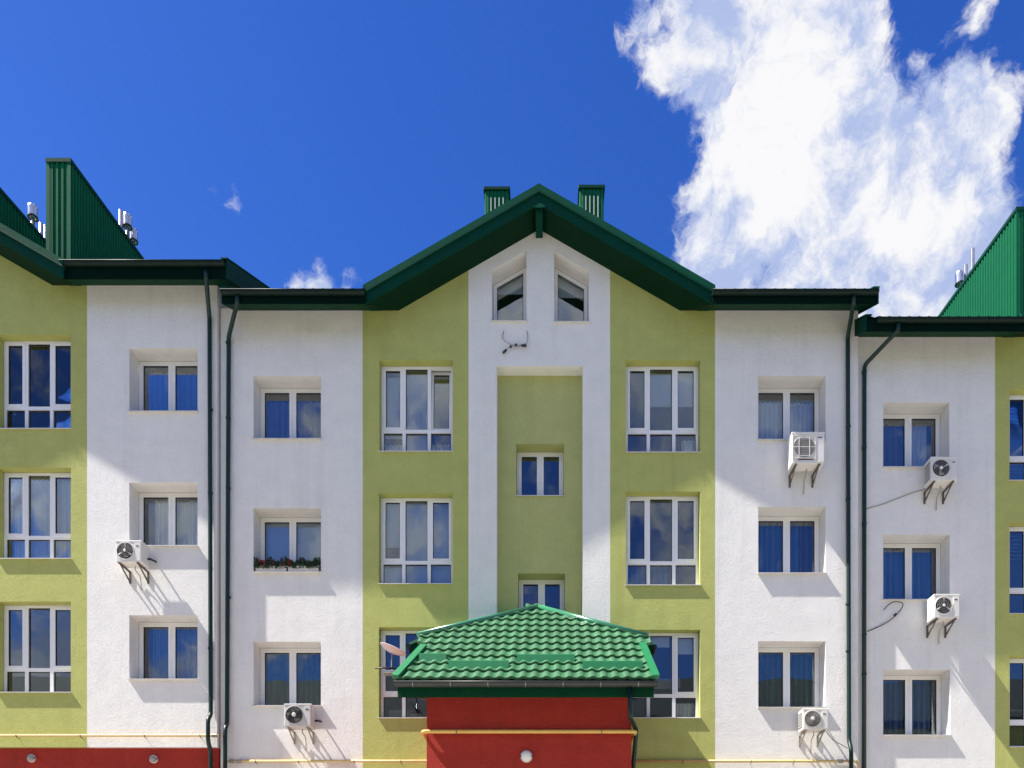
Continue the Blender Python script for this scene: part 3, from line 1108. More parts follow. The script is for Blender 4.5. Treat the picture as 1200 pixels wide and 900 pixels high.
downpipe(lft, [(X(241.5, yg), yg, zfl + .10), (X(241.5, yg), yg, zfl - .03), (X(245.5, yp), yp, Z(372, yp)), (X(247, yp), yp, Z(838, yp)), (X(247, yp) + .01, yp - .16, Z(845, yp)), (X(247, yp) + .01, yp - .16, Z(871, yp)), (X(247, yp), yp, Z(880, yp)), (X(247, yp), yp, .2)],
         clips=[(X(246.5, yp), yp, Z(y, yp)) for y in (480, 578, 760)])

# ------------------------------------------------------------------ lower block
DR = D + .10
rgt = thing('apartment_building', 'lowest block of the terrace, with a sunlit bright green ribbed roof wall', 'building', (14.05, DR, 0), 'stepped terrace of apartment blocks')
OR_ = 14.05
xr0, xr1 = 6.905, OR_ + 6.9
w1, p0, p1, w2 = X(1166, DR), OR_ + XP0, OR_ + XP1, OR_ + XW2
zsr = Z(395, DR)
XCR = XC + OR_
zapr = zap + (zsr - zs)
rkr = lambda x: zapr - SL * abs(x - XCR) + .06
qx0, qx1 = XCR - (zapr - zsr) / SL, XCR + (zapr - zsr) / SL
baser = Z(936, DR)
rw = [hole(1035, 1112.5, 471.5, 548, DR, RW), hole(1035, 1113, 626.5, 703, DR, RW), hole(1035, 1113.5, 784.5, 861.5, DR, RW)]
rg = [hole(1183, 1268.5, 456, 563, DR, RG), hole(1183, 1268.5, 612, 719, DR, RG), hole(1183, 1268.5, 768, 875, DR, RG)]
section(rgt, DR, baser, [
    ('white', xr0, w1, [(w1, zsr + .05), (xr0, zsr + .05)], rw),
    ('green', w1, p0, [(p0, rkr(p0)), (qx0 - .05, zsr + .06), (w1, zsr + .06)], rg),
    ('white', p0, p1, [(p1, rkr(p1)), (XCR, zapr + .06), (p0, rkr(p0))], []),
    ('green', p1, w2, [(w2, zsr + .06), (qx1 + .05, zsr + .06), (p1, rkr(p1))], []),
    ('white', w2, xr1, [(xr1, zsr + .05), (w2, zsr + .05)], [])], DR + .02)
win_from(rgt, rw[0], DR, dress=[('curtain_grey', 0, .47, 0, .93), ('sheer', .51, .88, 0, .93)])
win_from(rgt, rw[1], DR, dress=[('curtain_blue', 0, .49, 0, 1), ('curtain_blue', .51, .93, 0, 1)])
win_from(rgt, rw[2], DR, dress=[('curtain_blue', 0, .49, 0, 1), ('curtain_blue', .51, .90, 0, 1)])
win_from(rgt, rg[0], DR, kind='six', sill=.035, dress=[('venetian', .0, .6, .0, .27), ('venetian', .0, .3, .72, .95)])
win_from(rgt, rg[1], DR, kind='six', sill=.035, dress=[('venetian', .0, .3, .66, .97)])
win_from(rgt, rg[2], DR, kind='six', sill=.035, dress=[('furn', 0, .5, .45, .5)])
zfr = eave_roof(rgt, 6.84, XCR - 3.68, DR, zsr, X(1029, DR - EAVE), XCR - 3.7, xv0=6.85)
eave_roof(rgt, XCR + 3.68, xr1, DR, zsr, XCR + 3.7, xr1)
gable_roof(rgt, XCR, 3.70, DR, zapr, zsr)
roof_wall(rgt, X(1192, 17.4), X(1192, 17.4) + .5, 17.4, 23.5, zsr - .1, Z(246, 17.4), Z(246, 17.4) + .5)
flue(rgt, X(1124.5, 20.2), 20.2, 14.5, Z(331, 20.2), .05)
flue(rgt, X(1131.5, 20.2), 20.2, 14.5, Z(311, 20.2), .05, False)
flue(rgt, X(1139.5, 20.0), 20.0, 14.5, Z(292, 20.0), .05, False)
yg = DR - EAVE + .068
yp = DR - .056
downpipe(rgt, [(X(1052.5, yg), yg, zfr + .10), (X(1052.5, yg), yg, zfr - .03), (X(1013, yp), yp, Z(428, yp)), (X(1012.5, yp), yp, .2)],
         clips=[(X(1012.8, yp), yp, Z(y, yp)) for y in (436, 525, 614, 744, 790)])

# ------------------------------------------------------------------ block across the street (seen only in the panes)
opp = thing('apartment_building', 'long green-roofed block across the street, mirrored in the window panes', 'building', (0, -14, 0))
m = MB()
m.box(-34, 34, -20, -11, 0, 13.6)
m.build('wall', M['green'], opp)
m = MB()
m.prism([(-34.6, -10.2, 13.3), (-34.6, -10.2, 13.6), (-34.6, -15.5, 17.6), (-34.6, -20.8, 13.6), (-34.6, -20.8, 13.3)], (69.2, 0, 0))
m.build('roof', mat('old dark roof', (.030, .040, .038), .8, .1, 2), opp)
for i in range(16):
    for j in range(4):
        xx, zz = -31.5 + i * 4.2, 1.6 + j * 3.0
        m = MB()
        frame_bars(m, xx - .8, xx + .8, zz, zz + 1.6, -10.98, -10.93, .09)
        wo = m.build('window', M['pvc'], opp)
        m = MB()
        m.box(xx - .7, xx + .7, -10.985, -10.975, zz + .09, zz + 1.51)
        m.build('pane', M['dark'], wo)

# ------------------------------------------------------------------ entrance porch
PF = 14.37                                   # red front
por = thing('entrance_porch', 'red entrance porch under a bright green tiled hipped roof', 'porch', (-.32, PF, 0))
xp0, xp1 = X(500, PF), X(740, PF)
zpw = Z(818.5, PF) + .16
MB().box(xp0, xp1, PF, D - .002, 0, zpw).build('wall', M['red'], por)

PS = .85                                     # pitch of the front slope
PY0, PZ0 = 13.86, Z(797, 13.86) + .03        # eave line of the tiles
plane = lambda y: PZ0 + PS * (y - PY0)


def on_plane(px, py):
    """where the sight line of a pixel meets the front slope"""
    v = (HY - py) / F
    y = (CAMZ - PZ0 + PS * PY0) / (PS - v)
    return Vector((X(px, y), y, plane(y)))


apex = on_plane(630.5, 713)
hl, hr = on_plane(495, 745), on_plane(753, 746)
sl_, sr_ = on_plane(497, 760), on_plane(752.5, 757.5)
bl, br = Vector((X(464, PY0), PY0, PZ0)), Vector((X(768, PY0), PY0, PZ0))
u_ax = Vector((1, 0, 0))
v_ax = Vector((0, 1, PS)).normalized()
n_ax = Vector((0, -PS, 1)).normalized()
org = Vector((0, PY0, PZ0))
to_uv = lambda p: ((p - org).dot(u_ax), (p - org).dot(v_ax))
poly = [to_uv(p) for p in (bl, br, sr_, hr, apex, hl, sl_)]
# under-deck
rdeck = MB()
rdeck.prism([p - n_ax * .03 for p in (bl, br, sr_, hr, apex, hl, sl_)], -n_ax * .05)
proof = rdeck.build('roof', M['fascia'], por)

TW, TL, NSEG = .2085, .338, 10


def tile_profile(t):
    a = 2 * math.pi * (t - .15) - .40 * math.sin(2 * math.pi * (t - .15))
    return .0155 * math.cos(a) + .005 * math.cos(2 * a)


def tile_mesh():
    vs, fs = [], []
    for (s, lift) in ((0.0, .050), (TL * 1.04, .008)):
        for i in range(NSEG + 1):
            t = i / NSEG
            vs.append((t * TW, s, lift + tile_profile(t)))
    for i in range(NSEG + 1):
        t = i / NSEG
        vs.append((t * TW, .004, -.010 + tile_profile(t)))
    n = NSEG + 1
    return vs, [(i, i + 1, n + i + 1, n + i) for i in range(NSEG)], [(2 * n + i, 2 * n + i + 1, i + 1, i) for i in range(NSEG)]


tv, tf, tlip = tile_mesh()
full = MB()
full.add(tv, tf, True)
full.add(tv, tlip, False)
full_mesh = full.mesh('tile')
full_mesh.materials.append(M['tile'])
base_m = Matrix(((u_ax.x, v_ax.x, n_ax.x, 0), (u_ax.y, v_ax.y, n_ax.y, 0), (u_ax.z, v_ax.z, n_ax.z, 0), (0, 0, 0, 1)))
umin, umax = min(p[0] for p in poly), max(p[0] for p in poly)
vmax = max(p[1] for p in poly)


def inside(p):
    # convex apart from the shoulders: use crossing test
    c = False
    n = len(poly)
    for i in range(n):
        (ax, ay), (bx, by) = poly[i], poly[(i + 1) % n]
        if (ay > p[1]) != (by > p[1]) and p[0] < (bx - ax) * (p[1] - ay) / (by - ay) + ax:
            c = not c
    return c


cut_edges = [(poly[1], poly[2]), (poly[3], poly[4]), (poly[4], poly[5]), (poly[6], poly[0])]
row = 0
while row * TL < vmax:
    k = int((umax - umin) / TW) + 2
    for c in range(-1, k):
        u0, v0 = umin + c * TW - .03, row * TL - .05
        smp = [(u0 + TW * a, v0 + TL * b) for a in (.02, .25, .5, .75, .98) for b in (.16, .4, .7, .98)]
        ins = [inside(s) for s in smp]
        if not any(ins):
            continue
        wm = Matrix.Translation(org + u_ax * u0 + v_ax * v0) @ base_m @ Matrix.Rotation(random.uniform(-.004, .004), 4, 'X')
        if all(ins):
            me = full_mesh
        else:
            bm = bmesh.new()
            bm.from_mesh(full_mesh)
            for (a, b) in cut_edges:
                a2, b2 = Vector((a[0] - u0, a[1] - v0, 0)), Vector((b[0] - u0, b[1] - v0, 0))
                # shoulder edges only cut the rows they belong to
                lo_, hi_ = min(a[1], b[1]), max(a[1], b[1])
                if v0 + TL * .5 < lo_ - .05 or v0 + TL * .5 > hi_ + .05:
                    continue
                dvec = b2 - a2
                nn = Vector((dvec.y, -dvec.x, 0)).normalized()        # outwards for a ccw polygon
                bmesh.ops.bisect_plane(bm, geom=bm.verts[:] + bm.edges[:] + bm.faces[:], plane_co=a2, plane_no=nn, clear_outer=True)
            if len(bm.faces) == 0:
                bm.free()
                continue
            me = bpy.data.meshes.new('tile')
            bm.to_mesh(me)
            bm.free()
            if not me.materials:
                me.materials.append(M['tile'])
        t = bpy.data.objects.new('tile', me)
        COL.objects.link(t)
        t.parent = proof
        t.matrix_basis = wm
    row += 1


def strip(parent, name, a, b, wd, ht, material, lift=.0):
    """folded flashing lying on the slope from a to b"""
    a, b = a + n_ax * lift, b + n_ax * lift
    t = (b - a).normalized()
    s = n_ax.cross(t).normalized()
    m = MB()
    q = [a - s * wd / 2, a - s * wd / 2 + n_ax * ht, a + s * wd / 2 + n_ax * ht, a + s * wd / 2]
    m.prism(q, b - a)
    return m.build(name, M[material], parent)


strip(proof, 'verge_trim', bl - v_ax * .05, sl_, .13, .075, 'trim', .015)
strip(proof, 'verge_trim', br - v_ax * .05, sr_, .13, .075, 'trim', .015)
for e_ in (hl, hr):
    d_ = (e_ - apex).normalized()
    pts = [apex + n_ax * .035 + d_ * .0, e_ + n_ax * .035 + d_ * .10]
    MB().tube(pts, .058, 14).build('ridge_cap', M['ridge'], proof)
MB().tube([apex + n_ax * .035, Vector((apex.x, D + ND - .002, apex.z + .035))], .058, 14).build('ridge_cap', M['ridge'], proof)


def guard(px0, px1, py):
    a, b = on_plane(px0, py), on_plane(px1, py)
    b.y, b.z = a.y, a.z
    m = MB()
    q = [a + n_ax * .03, a + n_ax * .13 + v_ax * .11, a + n_ax * .13 + v_ax * .125, a + n_ax * .05 + v_ax * .20, a + n_ax * .03 + v_ax * .20]
    m.prism(q, b - a)
    m.build('snow_guard', M['trim'], proof)


guard(491, 523, 776.5)
guard(525.5, 596, 785)
guard(606, 673.5, 777.5)
guard(683, 753, 785.5)
# side slopes of the upper hip, their eaves end in the open beside the front slope
for (e_, xo, s) in ((hl, X(478, 15.35), -1), (hr, X(767, 15.35), 1)):
    drop = (apex.z - e_.z) / abs(e_.x - apex.x)
    zo = apex.z - drop * abs(xo - apex.x)
    ya, yb_ = e_.y + .02, D - .003
    # sloped deck from the ridge line down to the side eave
    m = MB()
    top = [Vector((apex.x, apex.y, apex.z)), Vector((apex.x, yb_, apex.z)), Vector((xo, yb_, zo)), Vector((xo, ya, zo)), Vector((e_.x, ya, e_.z))]
    lowr = [p - Vector((0, 0, .06)) for p in top]
    n = len(top)
    m.add(top + lowr, [tuple(range(n)), tuple(reversed(range(n, 2 * n)))] + [(i, i + n, (i + 1) % n + n, (i + 1) % n) for i in range(n)])
    m.build('side_slope', M['tile'], proof)
    # dark boxed end and side fascia
    bx = MB()
    xi = e_.x - s * .30
    bx.prism([(xi, ya + .02, e_.z - .07), (xo, ya + .02, zo - .062), (xo - s * .05, ya + .02, zo - .17), (xo - s * .16, ya + .02, zo - .34), (xi, ya + .02, zo - .34)], (0, yb_ - ya - .03, 0))
    bx.build('side_eave', M['fascia'], proof)
    gm = MB()
    gm.tube([(xo + s * .02, ya + .0, zo - .075), (xo + s * .02, yb_ - .01, zo - .075)], .05, 10)
    gm.build('side_gutter', M['gutter'], proof)

# front eave of the porch
fb = MB()
fb.box(bl.x + .02, br.x - .02, PY0 + .045, PY0 + .07, Z(817, PY0 + .05), PZ0 - .04)
fb.build('fascia', M['eave_soffit'], por)
sb = MB()
sb.box(bl.x + .022, br.x - .022, PY0 + .071, PF + .12, zpw + .001, zpw + .03)
sb.build('soffit', M['eave_soffit'], por)
go = gutter(por, bl.x - .02, br.x + .02, PY0 - .115, Z(799, PY0 - .09), .078, .62, 'porch_gutter')
# short flashing that drips into the gutter
ap = MB()
ap.prism([bl - v_ax * .07 + n_ax * -.005, bl - v_ax * .02 + n_ax * -.03, bl + v_ax * .02 - n_ax * .03, bl + v_ax * .02 - n_ax * .005], (br.x - bl.x, 0, 0))
ap.build('drip_flashing', M['gutter'], por)
gy = PY0 - .03
kx = X(738.5, gy)
downpipe(por, [(kx, gy, Z(806, gy)), (kx, gy, Z(840, gy)), (xp1 + .10, PF + .10, Z(853, PF)), (xp1 + .10, PF + .10, Z(858, PF)), (xp1 + .065, PF + .30, Z(895, PF)), (xp1 + .065, PF + .30, .2)], .042)

# ------------------------------------------------------------------ wall lamps


def bulkhead(px, py, y, label, r=.095, lens='lamp'):
    t = thing('wall_lamp', label, 'lamp', (X(px, y), y, Z(py, y)), 'round bulkhead lamps on the red walls')
    c = (X(px, y), y, Z(py, y))
    MB().lathe(c, (0, -1, 0), [(r * .9, .0), (r * 1.0, .012), (r * 1.0, .05), (r * .86, .06)], 24).build('body', M['ac2'], t)
    MB().lathe(c, (0, -1, 0), [(r * .84, .055), (r * .74, .085), (r * .45, .105), (r * .1, .112)], 24).build('lens', M[lens], t)
    m = MB()
    m.box(c[0] - r * 1.02, c[0] - r * .60, y - .066, y - .04, c[2] - .012, c[2] + .012)
    m.box(c[0] + r * .60, c[0] + r * 1.02, y - .066, y - .04, c[2] - .012, c[2] + .012)
    m.build('clasp', M['dark'], t)


bulkhead(617, 887, PF, 'round white bulkhead lamp on the front of the red porch', .112)
bulkhead(38, 889, DL + .09, 'round grey bulkhead lamp on the red base below the three-part lime wall windows', .09, 'grid')
bulkhead(181, 890, DL + .09, 'round grey bulkhead lamp on the red base below the white wall', .09, 'grid')

# ------------------------------------------------------------------ gas pipes


def gas(label, runs, mt, joints=(), r=.03, group=None):
    t = thing('gas_pipe', label, 'pipe', tuple(runs[0][0]), group)
    for i, run in enumerate(runs):
        pts = [Vector(p) for p in run]
        sm = [pts[0]]
        for k in range(1, len(pts) - 1):
            a, b, c = pts[k - 1], pts[k], pts[k + 1]
            q = min(.08, (b - a).length * .4, (c - b).length * .4)
            p0_, p1_ = b + (a - b).normalized() * q, b + (c - b).normalized() * q
            for tt in (0, .33, .67, 1):
                sm.append((p0_ * (1 - tt) + b * tt) * (1 - tt) + (b * (1 - tt) + p1_ * tt) * tt)
        sm.append(pts[-1])
        MB().tube(sm, r, 12).build('pipe_run', M[mt], t)
    for (p, ax) in joints:
        MB().lathe(p, ax, [(r * 1.02, -.06), (r * 1.45, -.05), (r * 1.45, .05), (r * 1.02, .06)], 14).build('coupling', M['bracket'], t)
    return t


def hooks(t, xs, y, ywall, z):
    for x in xs:
        m = MB()
        m.tube([(x, ywall + .005, z - .045), (x, y - .0, z - .045), (x, y - .038, z - .02), (x, y - .04, z + .02)], .007, 6)
        m.build('pipe_hook', M['bracket_dark'], t)


yq = DL - .07
t = gas('cream gas pipe along the wall just above the red base', [[(-16, yq, Z(862, yq)), (X(254, yq), yq, Z(862, yq)), (X(254, yq) + .05, yq + .0, Z(862, yq))]], 'gas',
        [((X(252, yq), yq, Z(862, yq)), (1, 0, 0))])
hooks(t, [X(p, yq) for p in (20, 95, 170, 235)], yq, DL, Z(862, yq))
yq = D - .07
zq = Z(892, yq)
zq2 = Z(857, PF - .10)
t = gas('cream gas pipe running to the red porch wall from the twin dark downpipes', [[(X(262, yq), yq, zq), (xp0 - .05, yq, zq), (xp0 - .05, D - .02, zq)]], 'gas',
        [((X(272, yq), yq, zq), (1, 0, 0)), ((X(280, yq), yq, zq), (1, 0, 0))])
hooks(t, [X(p, yq) for p in (300, 350, 415, 470)], yq, D, zq)
t = gas('cream gas pipe running from the porch downpipe to the long downpipe', [[(xp1 + .3, yq, zq), (X(1003, yq), yq, zq), (X(1006.5, yq), yq, zq - .06), (X(1006.5, yq), yq, zq - 1.6)]], 'gas',
        [((X(985, yq), yq, zq), (1, 0, 0))])
hooks(t, [X(p, yq) for p in (800, 880, 930)], yq, D, zq)
yq = PF - .08
t = gas('yellow gas pipe wrapped round the red porch', [[(xp0 - .07, D - .01, zq2), (xp0 - .07, yq, zq2), (xp1 + .07, yq, zq2), (xp1 + .07, D - .01, zq2)]], 'gas_yellow', r=.036)
hooks(t, [X(p, yq) for p in (535, 705)], yq, PF, zq2)

# ------------------------------------------------------------------ air conditioners


def air_conditioner(px0, px1, py0, py1, wally, label, style, casing='ac', dark_br=False, gap=.14, dep=.31):
    yfr = wally - gap - dep
    x0, x1, z0, z1 = X(px0, yfr), X(px1, yfr), Z(py1, yfr), Z(py0, yfr)
    t = thing('air_conditioner', label, 'air conditioner', ((x0 + x1) / 2, wally - gap - dep / 2, z0 - .05), 'outdoor air conditioner units on wall brackets')
    w, h = x1 - x0, z1 - z0
    MB().bbox(x0, x1, yfr, yfr + dep, z0, z1, .018, 2).build('casing', M[casing], t)
    MB().bbox(x0 - .006, x1 + .006, yfr - .006, yfr + dep + .006, z1 - .03, z1 + .008, .008, 1).build('lid', M[casing], t)
    fx = x0 + w * .37
    fz = z0 + h * .52
    fr = min(w * .32, h * .43)
    # dark fan well with its rim
    MB().lathe((fx, yfr, fz), (0, -1, 0), [(fr * 1.0, -.002), (fr, .005), (fr * .2, .006)], 40).build('fan_well', M['dark'], t)
    rim = MB()
    rim.tube([(fx + fr * 1.02 * math.cos(a), yfr - .006, fz + fr * 1.02 * math.sin(a)) for a in [2 * math.pi * i / 36 for i in range(37)]], .009, 6, False)
    rim.build('fan_rim', M[casing], t)

    def blade(a0, spread, mt, r0=.12, r1=.95, name='fan_blade', sweep=.25):
        m = MB()
        p = []
        k = 8
        for i in range(k + 1):
            rr = fr * (r0 + (r1 - r0) * i / k)
            aa = a0 + sweep * i / k
            p.append((fx + rr * math.cos(aa), yfr - .010, fz + rr * math.sin(aa)))
        q = []
        for i in range(k, -1, -1):
            rr = fr * (r0 + (r1 - r0) * i / k)
            aa = a0 + sweep * i / k + spread * (.35 + .65 * i / k)
            q.append((fx + rr * math.cos(aa), yfr - .014, fz + rr * math.sin(aa)))
        vs = p + q[::-1]
        m.add(vs, [(i, i + 1, k + 2 + i, k + 1 + i) for i in range(k)])
        m.build(name, M[mt], t)

    def ring(rr, th=.005, mt='dark', name='grille_ring'):
        m = MB()
        m.tube([(fx + rr * math.cos(a), yfr - .024, fz + rr * math.sin(a)) for a in [2 * math.pi * i / 28 for i in range(29)]], th, 5, False)
        m.build(name, M[mt], t)

    def hub(r, mt):
        MB().lathe((fx, yfr, fz), (0, -1, 0), [(r, .006), (r, .028), (r * .6, .036)], 16).build('fan_hub', M[mt], t)
    if style == 'spokes':
        for k in range(3):
            blade(math.pi / 2 + k * 2 * math.pi / 3 - .10, .20, casing, .1, .92, 'fan_blade', .0)
        for k in range(1, 5):
            ring(fr * k / 5, .0028, 'grid')
        hub(fr * .16, casing)
    elif style == 'rings':
        for k in range(3):
            blade(k * 2.1 + .5, .9, 'bracket', .2, .92)
        for k in range(1, 7):
            ring(fr * k / 6.6, .006, 'dark')
        hub(fr * .25, casing)
    elif style == 'radial':
        for k in range(26):
            a = 2 * math.pi * k / 26
            m = MB()
            m.tube([(fx + fr * rr * math.cos(a + rr * .8), yfr - .02, fz + fr * rr * math.sin(a + rr * .8)) for rr in (.2, .4, .6, .8, .99)], .0055, 5)
            m.build('grille_bar', M['grid'], t)
        hub(fr * .24, casing)
    elif style == 'square':
        MB().lathe((fx, yfr, fz), (0, -1, 0), [(fr * .99, .006), (fr * .98, .010)], 40).build('fan_disc', M['grid'], t)
        for k in range(9):
            zz = fz - fr * .84 + fr * 1.68 * k / 8
            hw = math.sqrt(max(0, fr ** 2 - (zz - fz) ** 2))
            m = MB()
            m.box(fx - hw, fx + hw, yfr - .022, yfr - .014, zz - .006, zz + .006)
            m.build('grille_bar', M[casing if k % 4 == 0 else 'bracket'], t)
        for q in (-.5, 0.5):
            hw = math.sqrt(max(0, 1 - q * q)) * fr
            m = MB()
            m.box(fx + q * fr - .007, fx + q * fr + .007, yfr - .03, yfr - .023, fz - hw, fz + hw)
            m.build('grille_bar', M[casing], t)
        m = MB()
        frame_bars(m, fx - fr * 1.12, fx + fr * 1.12, fz - fr * 1.08, fz + fr * 1.12, yfr - .016, yfr - .001, .014)
        m.build('grille_frame', M[casing], t)
        MB().box(fx - fr * .6, fx + fr * .9, yfr - .004, yfr + .001, fz - fr * 1.22, fz - fr * 1.12).build('drain_slot', M['dark'], t)
    elif style == 'blade':
        blade(.35, .22, casing, .1, .95, sweep=.05)
        blade(2.3, .9, 'bracket', .15, .93)
        blade(4.2, .9, 'bracket', .15, .93)
        for k in range(1, 5):
            ring(fr * k / 4.8, .003, 'grid')
        hub(fr * .2, casing)
    # service cover and its maker's strip on the right
    MB().bbox(x0 + w * .735, x1 - .02, yfr - .008, yfr + .002, z0 + .03, z1 - .045, .003, 1).build('service_cover', M[casing], t)
    m = MB()
    m.box(x0 + w * .78, x1 - .06, yfr - .0115, yfr - .009, z1 - .125, z1 - .105)
    m.build('name_strip', M['dark'], t)
    if style in ('blade', 'radial'):
        for i in range(6):
            zz = z0 + h * (.14 + .13 * i)
            m = MB()
            m.prism([(x0 - .004, yfr + .05, zz), (x0 - .004, yfr + dep - .04, zz), (x0 - .004, yfr + dep - .04, zz + .03), (x0 - .004, yfr + .05, zz + .03)], (.003, 0, 0))
            m.build('side_louvre', M['dark'], t)
    # brackets: vertical leg on the wall, arm below the casing, diagonal strut
    bm_ = M['bracket_dark'] if dark_br else M['bracket']
    for bx in (x0 + w * .13, x0 + w * .84):
        m = MB()
        m.box(bx - .018, bx + .018, wally - .022, wally - .0005, z0 - .27, z0 - .002)
        m.box(bx - .018, bx + .018, yfr + .0, wally - .022, z0 - .034, z0 - .004)
        a, b = Vector((bx - .012, yfr + .05, z0 - .036)), Vector((bx - .012, wally - .022, z0 - .25))
        m.prism([a, a + Vector((0, .035, 0)), b + Vector((0, 0, .035)), b], (.024, 0, 0))
        m.build('bracket', bm_, t)
    # refrigerant line into the wall
    m = MB()
    px, pz = x1 + .03, z0 + h * .38
    m.tube([(x1 - .01, wally - gap - .06, pz), (px + .02, wally - gap - .06, pz + .01), (px + .05, wally - .05, pz + .03), (px + .05, wally + .01, pz + .04)], .02, 8)
    m.build('refrigerant_line', M['black'], t)
    m = MB()
    hx = x0 + w * .55
    m.tube([(hx, wally - gap - .1, z0 + .01), (hx, wally - gap - .1, z0 - .07), (hx + .01, wally - .06, z0 - .13), (hx + .015, wally - .025, z0 - .24), (hx + .01, wally - .02, z0 - .42)], .009, 7)
    m.build('drain_hose', M['grid'], t)
    return t


air_conditioner(135.5, 166, 633.5, 658.5, DL, 'small white air conditioner with three light fan spokes, on the block with red base', 'spokes', 'ac', True)
air_conditioner(333, 365, 825, 851.5, D, 'greyish air conditioner with dark ringed fan and pale hub, under a green-curtained window', 'rings', 'ac2')
air_conditioner(928, 966.5, 506.5, 543, D, 'cream air conditioner with square barred fan grille, the biggest of the units', 'square', 'ac', True)
air_conditioner(1091, 1122.5, 535.5, 563, DR, 'cream air conditioner with louvred side, where a thin grey cable starts', 'blade', 'ac', True)
air_conditioner(1094.5, 1125, 696.5, 724, DR, 'cream air conditioner with plain side, beside the curled black cable', 'blade2' if False else 'spokes', 'ac', True)
air_conditioner(941, 971, 830.5, 855, D, 'off-white air conditioner with fine radial fan grille, beside the long downpipe', 'radial', 'ac')

# ------------------------------------------------------------------ cables


def cable(label, strands, y, r=.009, plugs=(), mt='black'):
    t = thing('cable', label, 'cable', (X(strands[0][0][0], y), y, Z(strands[0][0][1], y)))
    for st in strands:
        pts = []
        n = len(st)
        P = [Vector((X(a, y - c), y - c, Z(b, y - c))) for a, b, c in st]
        for i in range(n - 1):                       # Catmull-Rom
            p0_, p1_, p2_, p3_ = P[max(i - 1, 0)], P[i], P[i + 1], P[min(i + 2, n - 1)]
            for k in range(5):
                s = k / 5
                pts.append(.5 * ((2 * p1_) + (p2_ - p0_) * s + (2 * p0_ - 5 * p1_ + 4 * p2_ - p3_) * s * s + (3 * p1_ - p0_ - 3 * p2_ + p3_) * s ** 3))
        pts.append(P[-1])
        MB().tube(pts, r, 6).build('wire', M[mt], t)
    for (a, b, c, d_) in plugs:
        pa, pb = Vector((X(a, y - .05), y - .05, Z(b, y - .05))), Vector((X(c, y - .05), y - .05, Z(d_, y - .05)))
        MB().tube([pa, pb], .026, 8).build('cable_end', M['black'], t)
    return t


cable('two loose black cable tails dangling below the gable windows', [[(590.5, 388, .0), (589, 395, .03), (592, 400, .05), (600, 404, .05), (610, 404.5, .05), (617, 404.5, .05)],
      [(617.5, 388, .0), (618.5, 395, .03), (617, 402, .05), (608, 406, .05), (599, 406, .05), (592, 411, .05)]], D, .008,
      [(589.5, 413.5, 593.5, 410), (597.5, 406.5, 599.5, 406), (603.5, 404, 606, 404.5), (611, 405, 617, 405)], 'grid')
cable('curled black cable below a blue-curtained window', [[(1016, 740, .0), (1026, 736, .02), (1040, 729, .03), (1052, 719, .04), (1058, 710, .05), (1056, 706, .05), (1047, 705.5, .05), (1040, 710, .05), (1035.5, 715, .05)]], DR, .010,
      [(1048, 721.5, 1050.5, 719.5)])
cable('thin grey cable slanting from louvred air conditioner to downpipe', [[(1085, 573, .01), (1068, 578, .012), (1052, 584, .012), (1034, 591, .012), (1016, 596, .01)]], DR, .009, mt='grid')
cable('thin dark cable hanging between radial-grille air conditioner and downpipe', [[(968, 857, .10), (976, 867, .12), (985, 872, .12), (993.5, 877, .10)]], D, .007)

# ------------------------------------------------------------------ flower box on the sill
p = hwl[1][0]
fx0, fx1, fz = p[0][0] + .03, p[1][0] - .03, p[0][1] + .01
fy0, fy1 = D - .01, D + .15
t = thing('flower_box', 'pale window box of red and pink flowers on a window sill', 'flower box', ((fx0 + fx1) / 2, D + .07, fz))
for k in range(2):
    a = fx0 + (fx1 - fx0) * (.5 * k) + .012
    b = fx0 + (fx1 - fx0) * (.5 + .5 * k) - .012
    m = MB()
    m.add([(a + .015, fy0 + .015, fz), (b - .015, fy0 + .015, fz), (b - .015, fy1 - .01, fz), (a + .015, fy1 - .01, fz),
           (a, fy0, fz + .115), (b, fy0, fz + .115), (b, fy1, fz + .115), (a, fy1, fz + .115)],
          [(0, 3, 2, 1), (0, 1, 5, 4), (1, 2, 6, 5), (2, 3, 7, 6), (3, 0, 4, 7), (4, 5, 6, 7)])
    m.box(a - .006, b + .006, fy0 - .006, fy1 + .002, fz + .116, fz + .13)
    m.build('trough', M['planter'], t)


def leaf_cloud(n, size, zlo, zhi, seed, pick):
    rnd = random.Random(seed)
    m = MB()
    for _ in range(n):
        x = rnd.uniform(fx0, fx1)
        if not pick(x, rnd):
            continue
        h = zlo + (zhi - zlo) * rnd.random() ** 1.3 * (.6 + .4 * math.sin(x * 9) ** 2)
        c = Vector((x, rnd.uniform(fy0 - .03, fy1), fz + h))
        u = Vector((rnd.uniform(-1, 1), rnd.uniform(-1, 1), rnd.uniform(-.4, 1))).normalized()
        w = u.orthogonal().normalized()
        s = size * rnd.uniform(.6, 1.3)
        mid_ = c + w.cross(u) * s * .18
        m.add([c - u * s, mid_ + w * s * .5, c + u * s, mid_ - w * s * .5, c + u * s * .1], [(0, 1, 4), (1, 2, 4), (2, 3, 4), (3, 0, 4)])
    return m


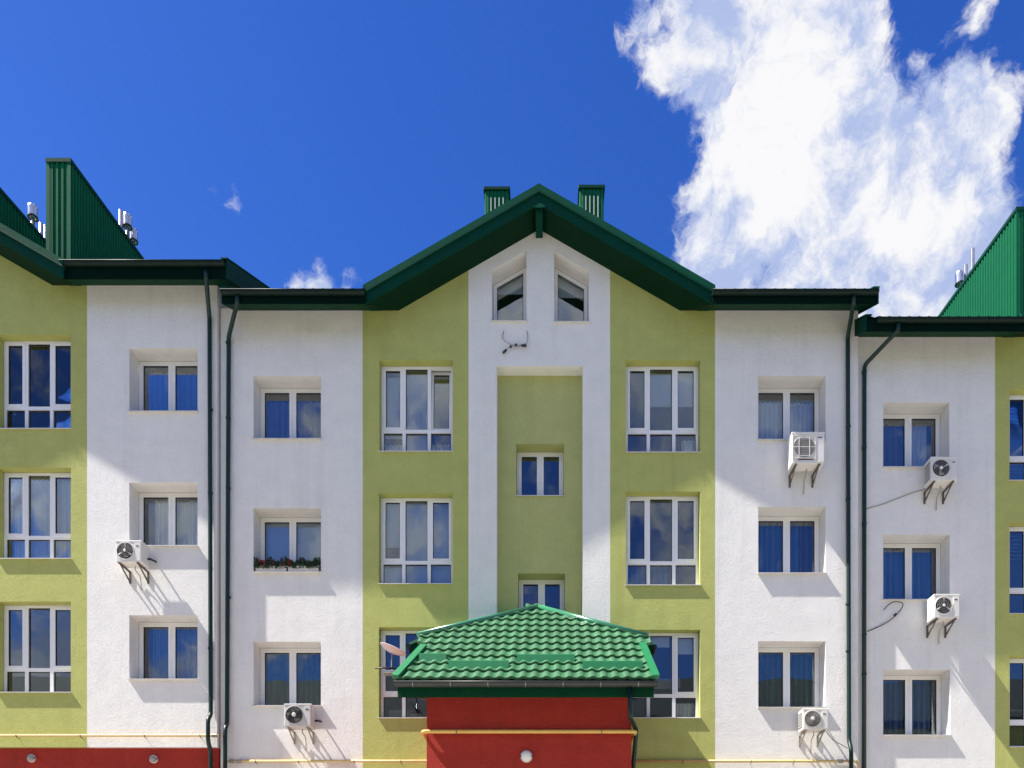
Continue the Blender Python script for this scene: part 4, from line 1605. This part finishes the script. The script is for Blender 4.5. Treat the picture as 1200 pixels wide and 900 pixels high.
tag(leaf_cloud(2400, .036, .09, .33, 1, lambda x, r: True).build('foliage', M['leaf'], t), kind='stuff')
reds = [fx0 + .12, fx0 + .20, fx0 + .77]
pinks = [fx0 + .60, fx0 + .64, fx0 + .40]
tag(leaf_cloud(3000, .022, .14, .33, 2, lambda x, r: min(abs(x - c) for c in reds) < .05 and r.random() < .7).build('red_blooms', M['petal_red'], t), kind='stuff')
tag(leaf_cloud(2200, .018, .14, .29, 3, lambda x, r: min(abs(x - c) for c in pinks) < .035 and r.random() < .6).build('pink_blooms', M['petal_pink'], t), kind='stuff')

# ------------------------------------------------------------------ satellite dish beside the porch roof
yd = 15.7
dc = Vector((X(459, yd), yd, Z(761, yd)))
t = thing('satellite_dish', 'tilted pinkish satellite dish with dark arm beside the porch roof', 'satellite dish', (X(470, yd), yd + .6, Z(800, yd)))
a_, b_ = Vector((X(446, yd), yd, Z(755, yd))), Vector((X(475, yd), yd, Z(768, yd)))
ax = (b_ - a_).normalized()
sight = (dc - Vector((0, 0, CAMZ))).normalized()
nrm = ax.cross(sight).normalized()
nrm = (nrm if nrm.z > 0 else -nrm) * .98 + sight * .17
nrm.normalize()
rad = (b_ - a_).length / 2
prof = [(rad * .02, -.075), (rad * .3, -.068), (rad * .6, -.045), (rad * .85, -.015), (rad, .012), (rad * 1.02, .02), (rad * .98, .028), (rad * .6, -.03), (rad * .05, -.06)]
MB().lathe((a_ + b_) / 2, nrm, prof, 32).build('reflector', M['foil'], t)
m = MB()
k0 = (a_ + b_) / 2 - nrm * .07
m.tube([k0, Vector((X(459, yd), yd, Z(783, yd))), Vector((X(461, yd + .5), yd + .7, Z(783, yd))), Vector((X(461, yd), D - .002, Z(783, yd)))], .014, 8)
m.build('mast', M['steel'], t)
m = MB()
m.tube([Vector((X(464, yd), yd, Z(784, yd))), Vector((X(450, yd), yd - .05, Z(783.5, yd))), Vector((X(440, yd), yd - .05, Z(784.5, yd)))], [.02, .018, .012], 8)
m.build('arm', M['dark'], t)
m = MB()
m.bbox(X(449, yd), X(466, yd), yd - .10, yd + .12, Z(790, yd), Z(787, yd), .006, 1)
m.build('bracket_plate', M['steel'], t)
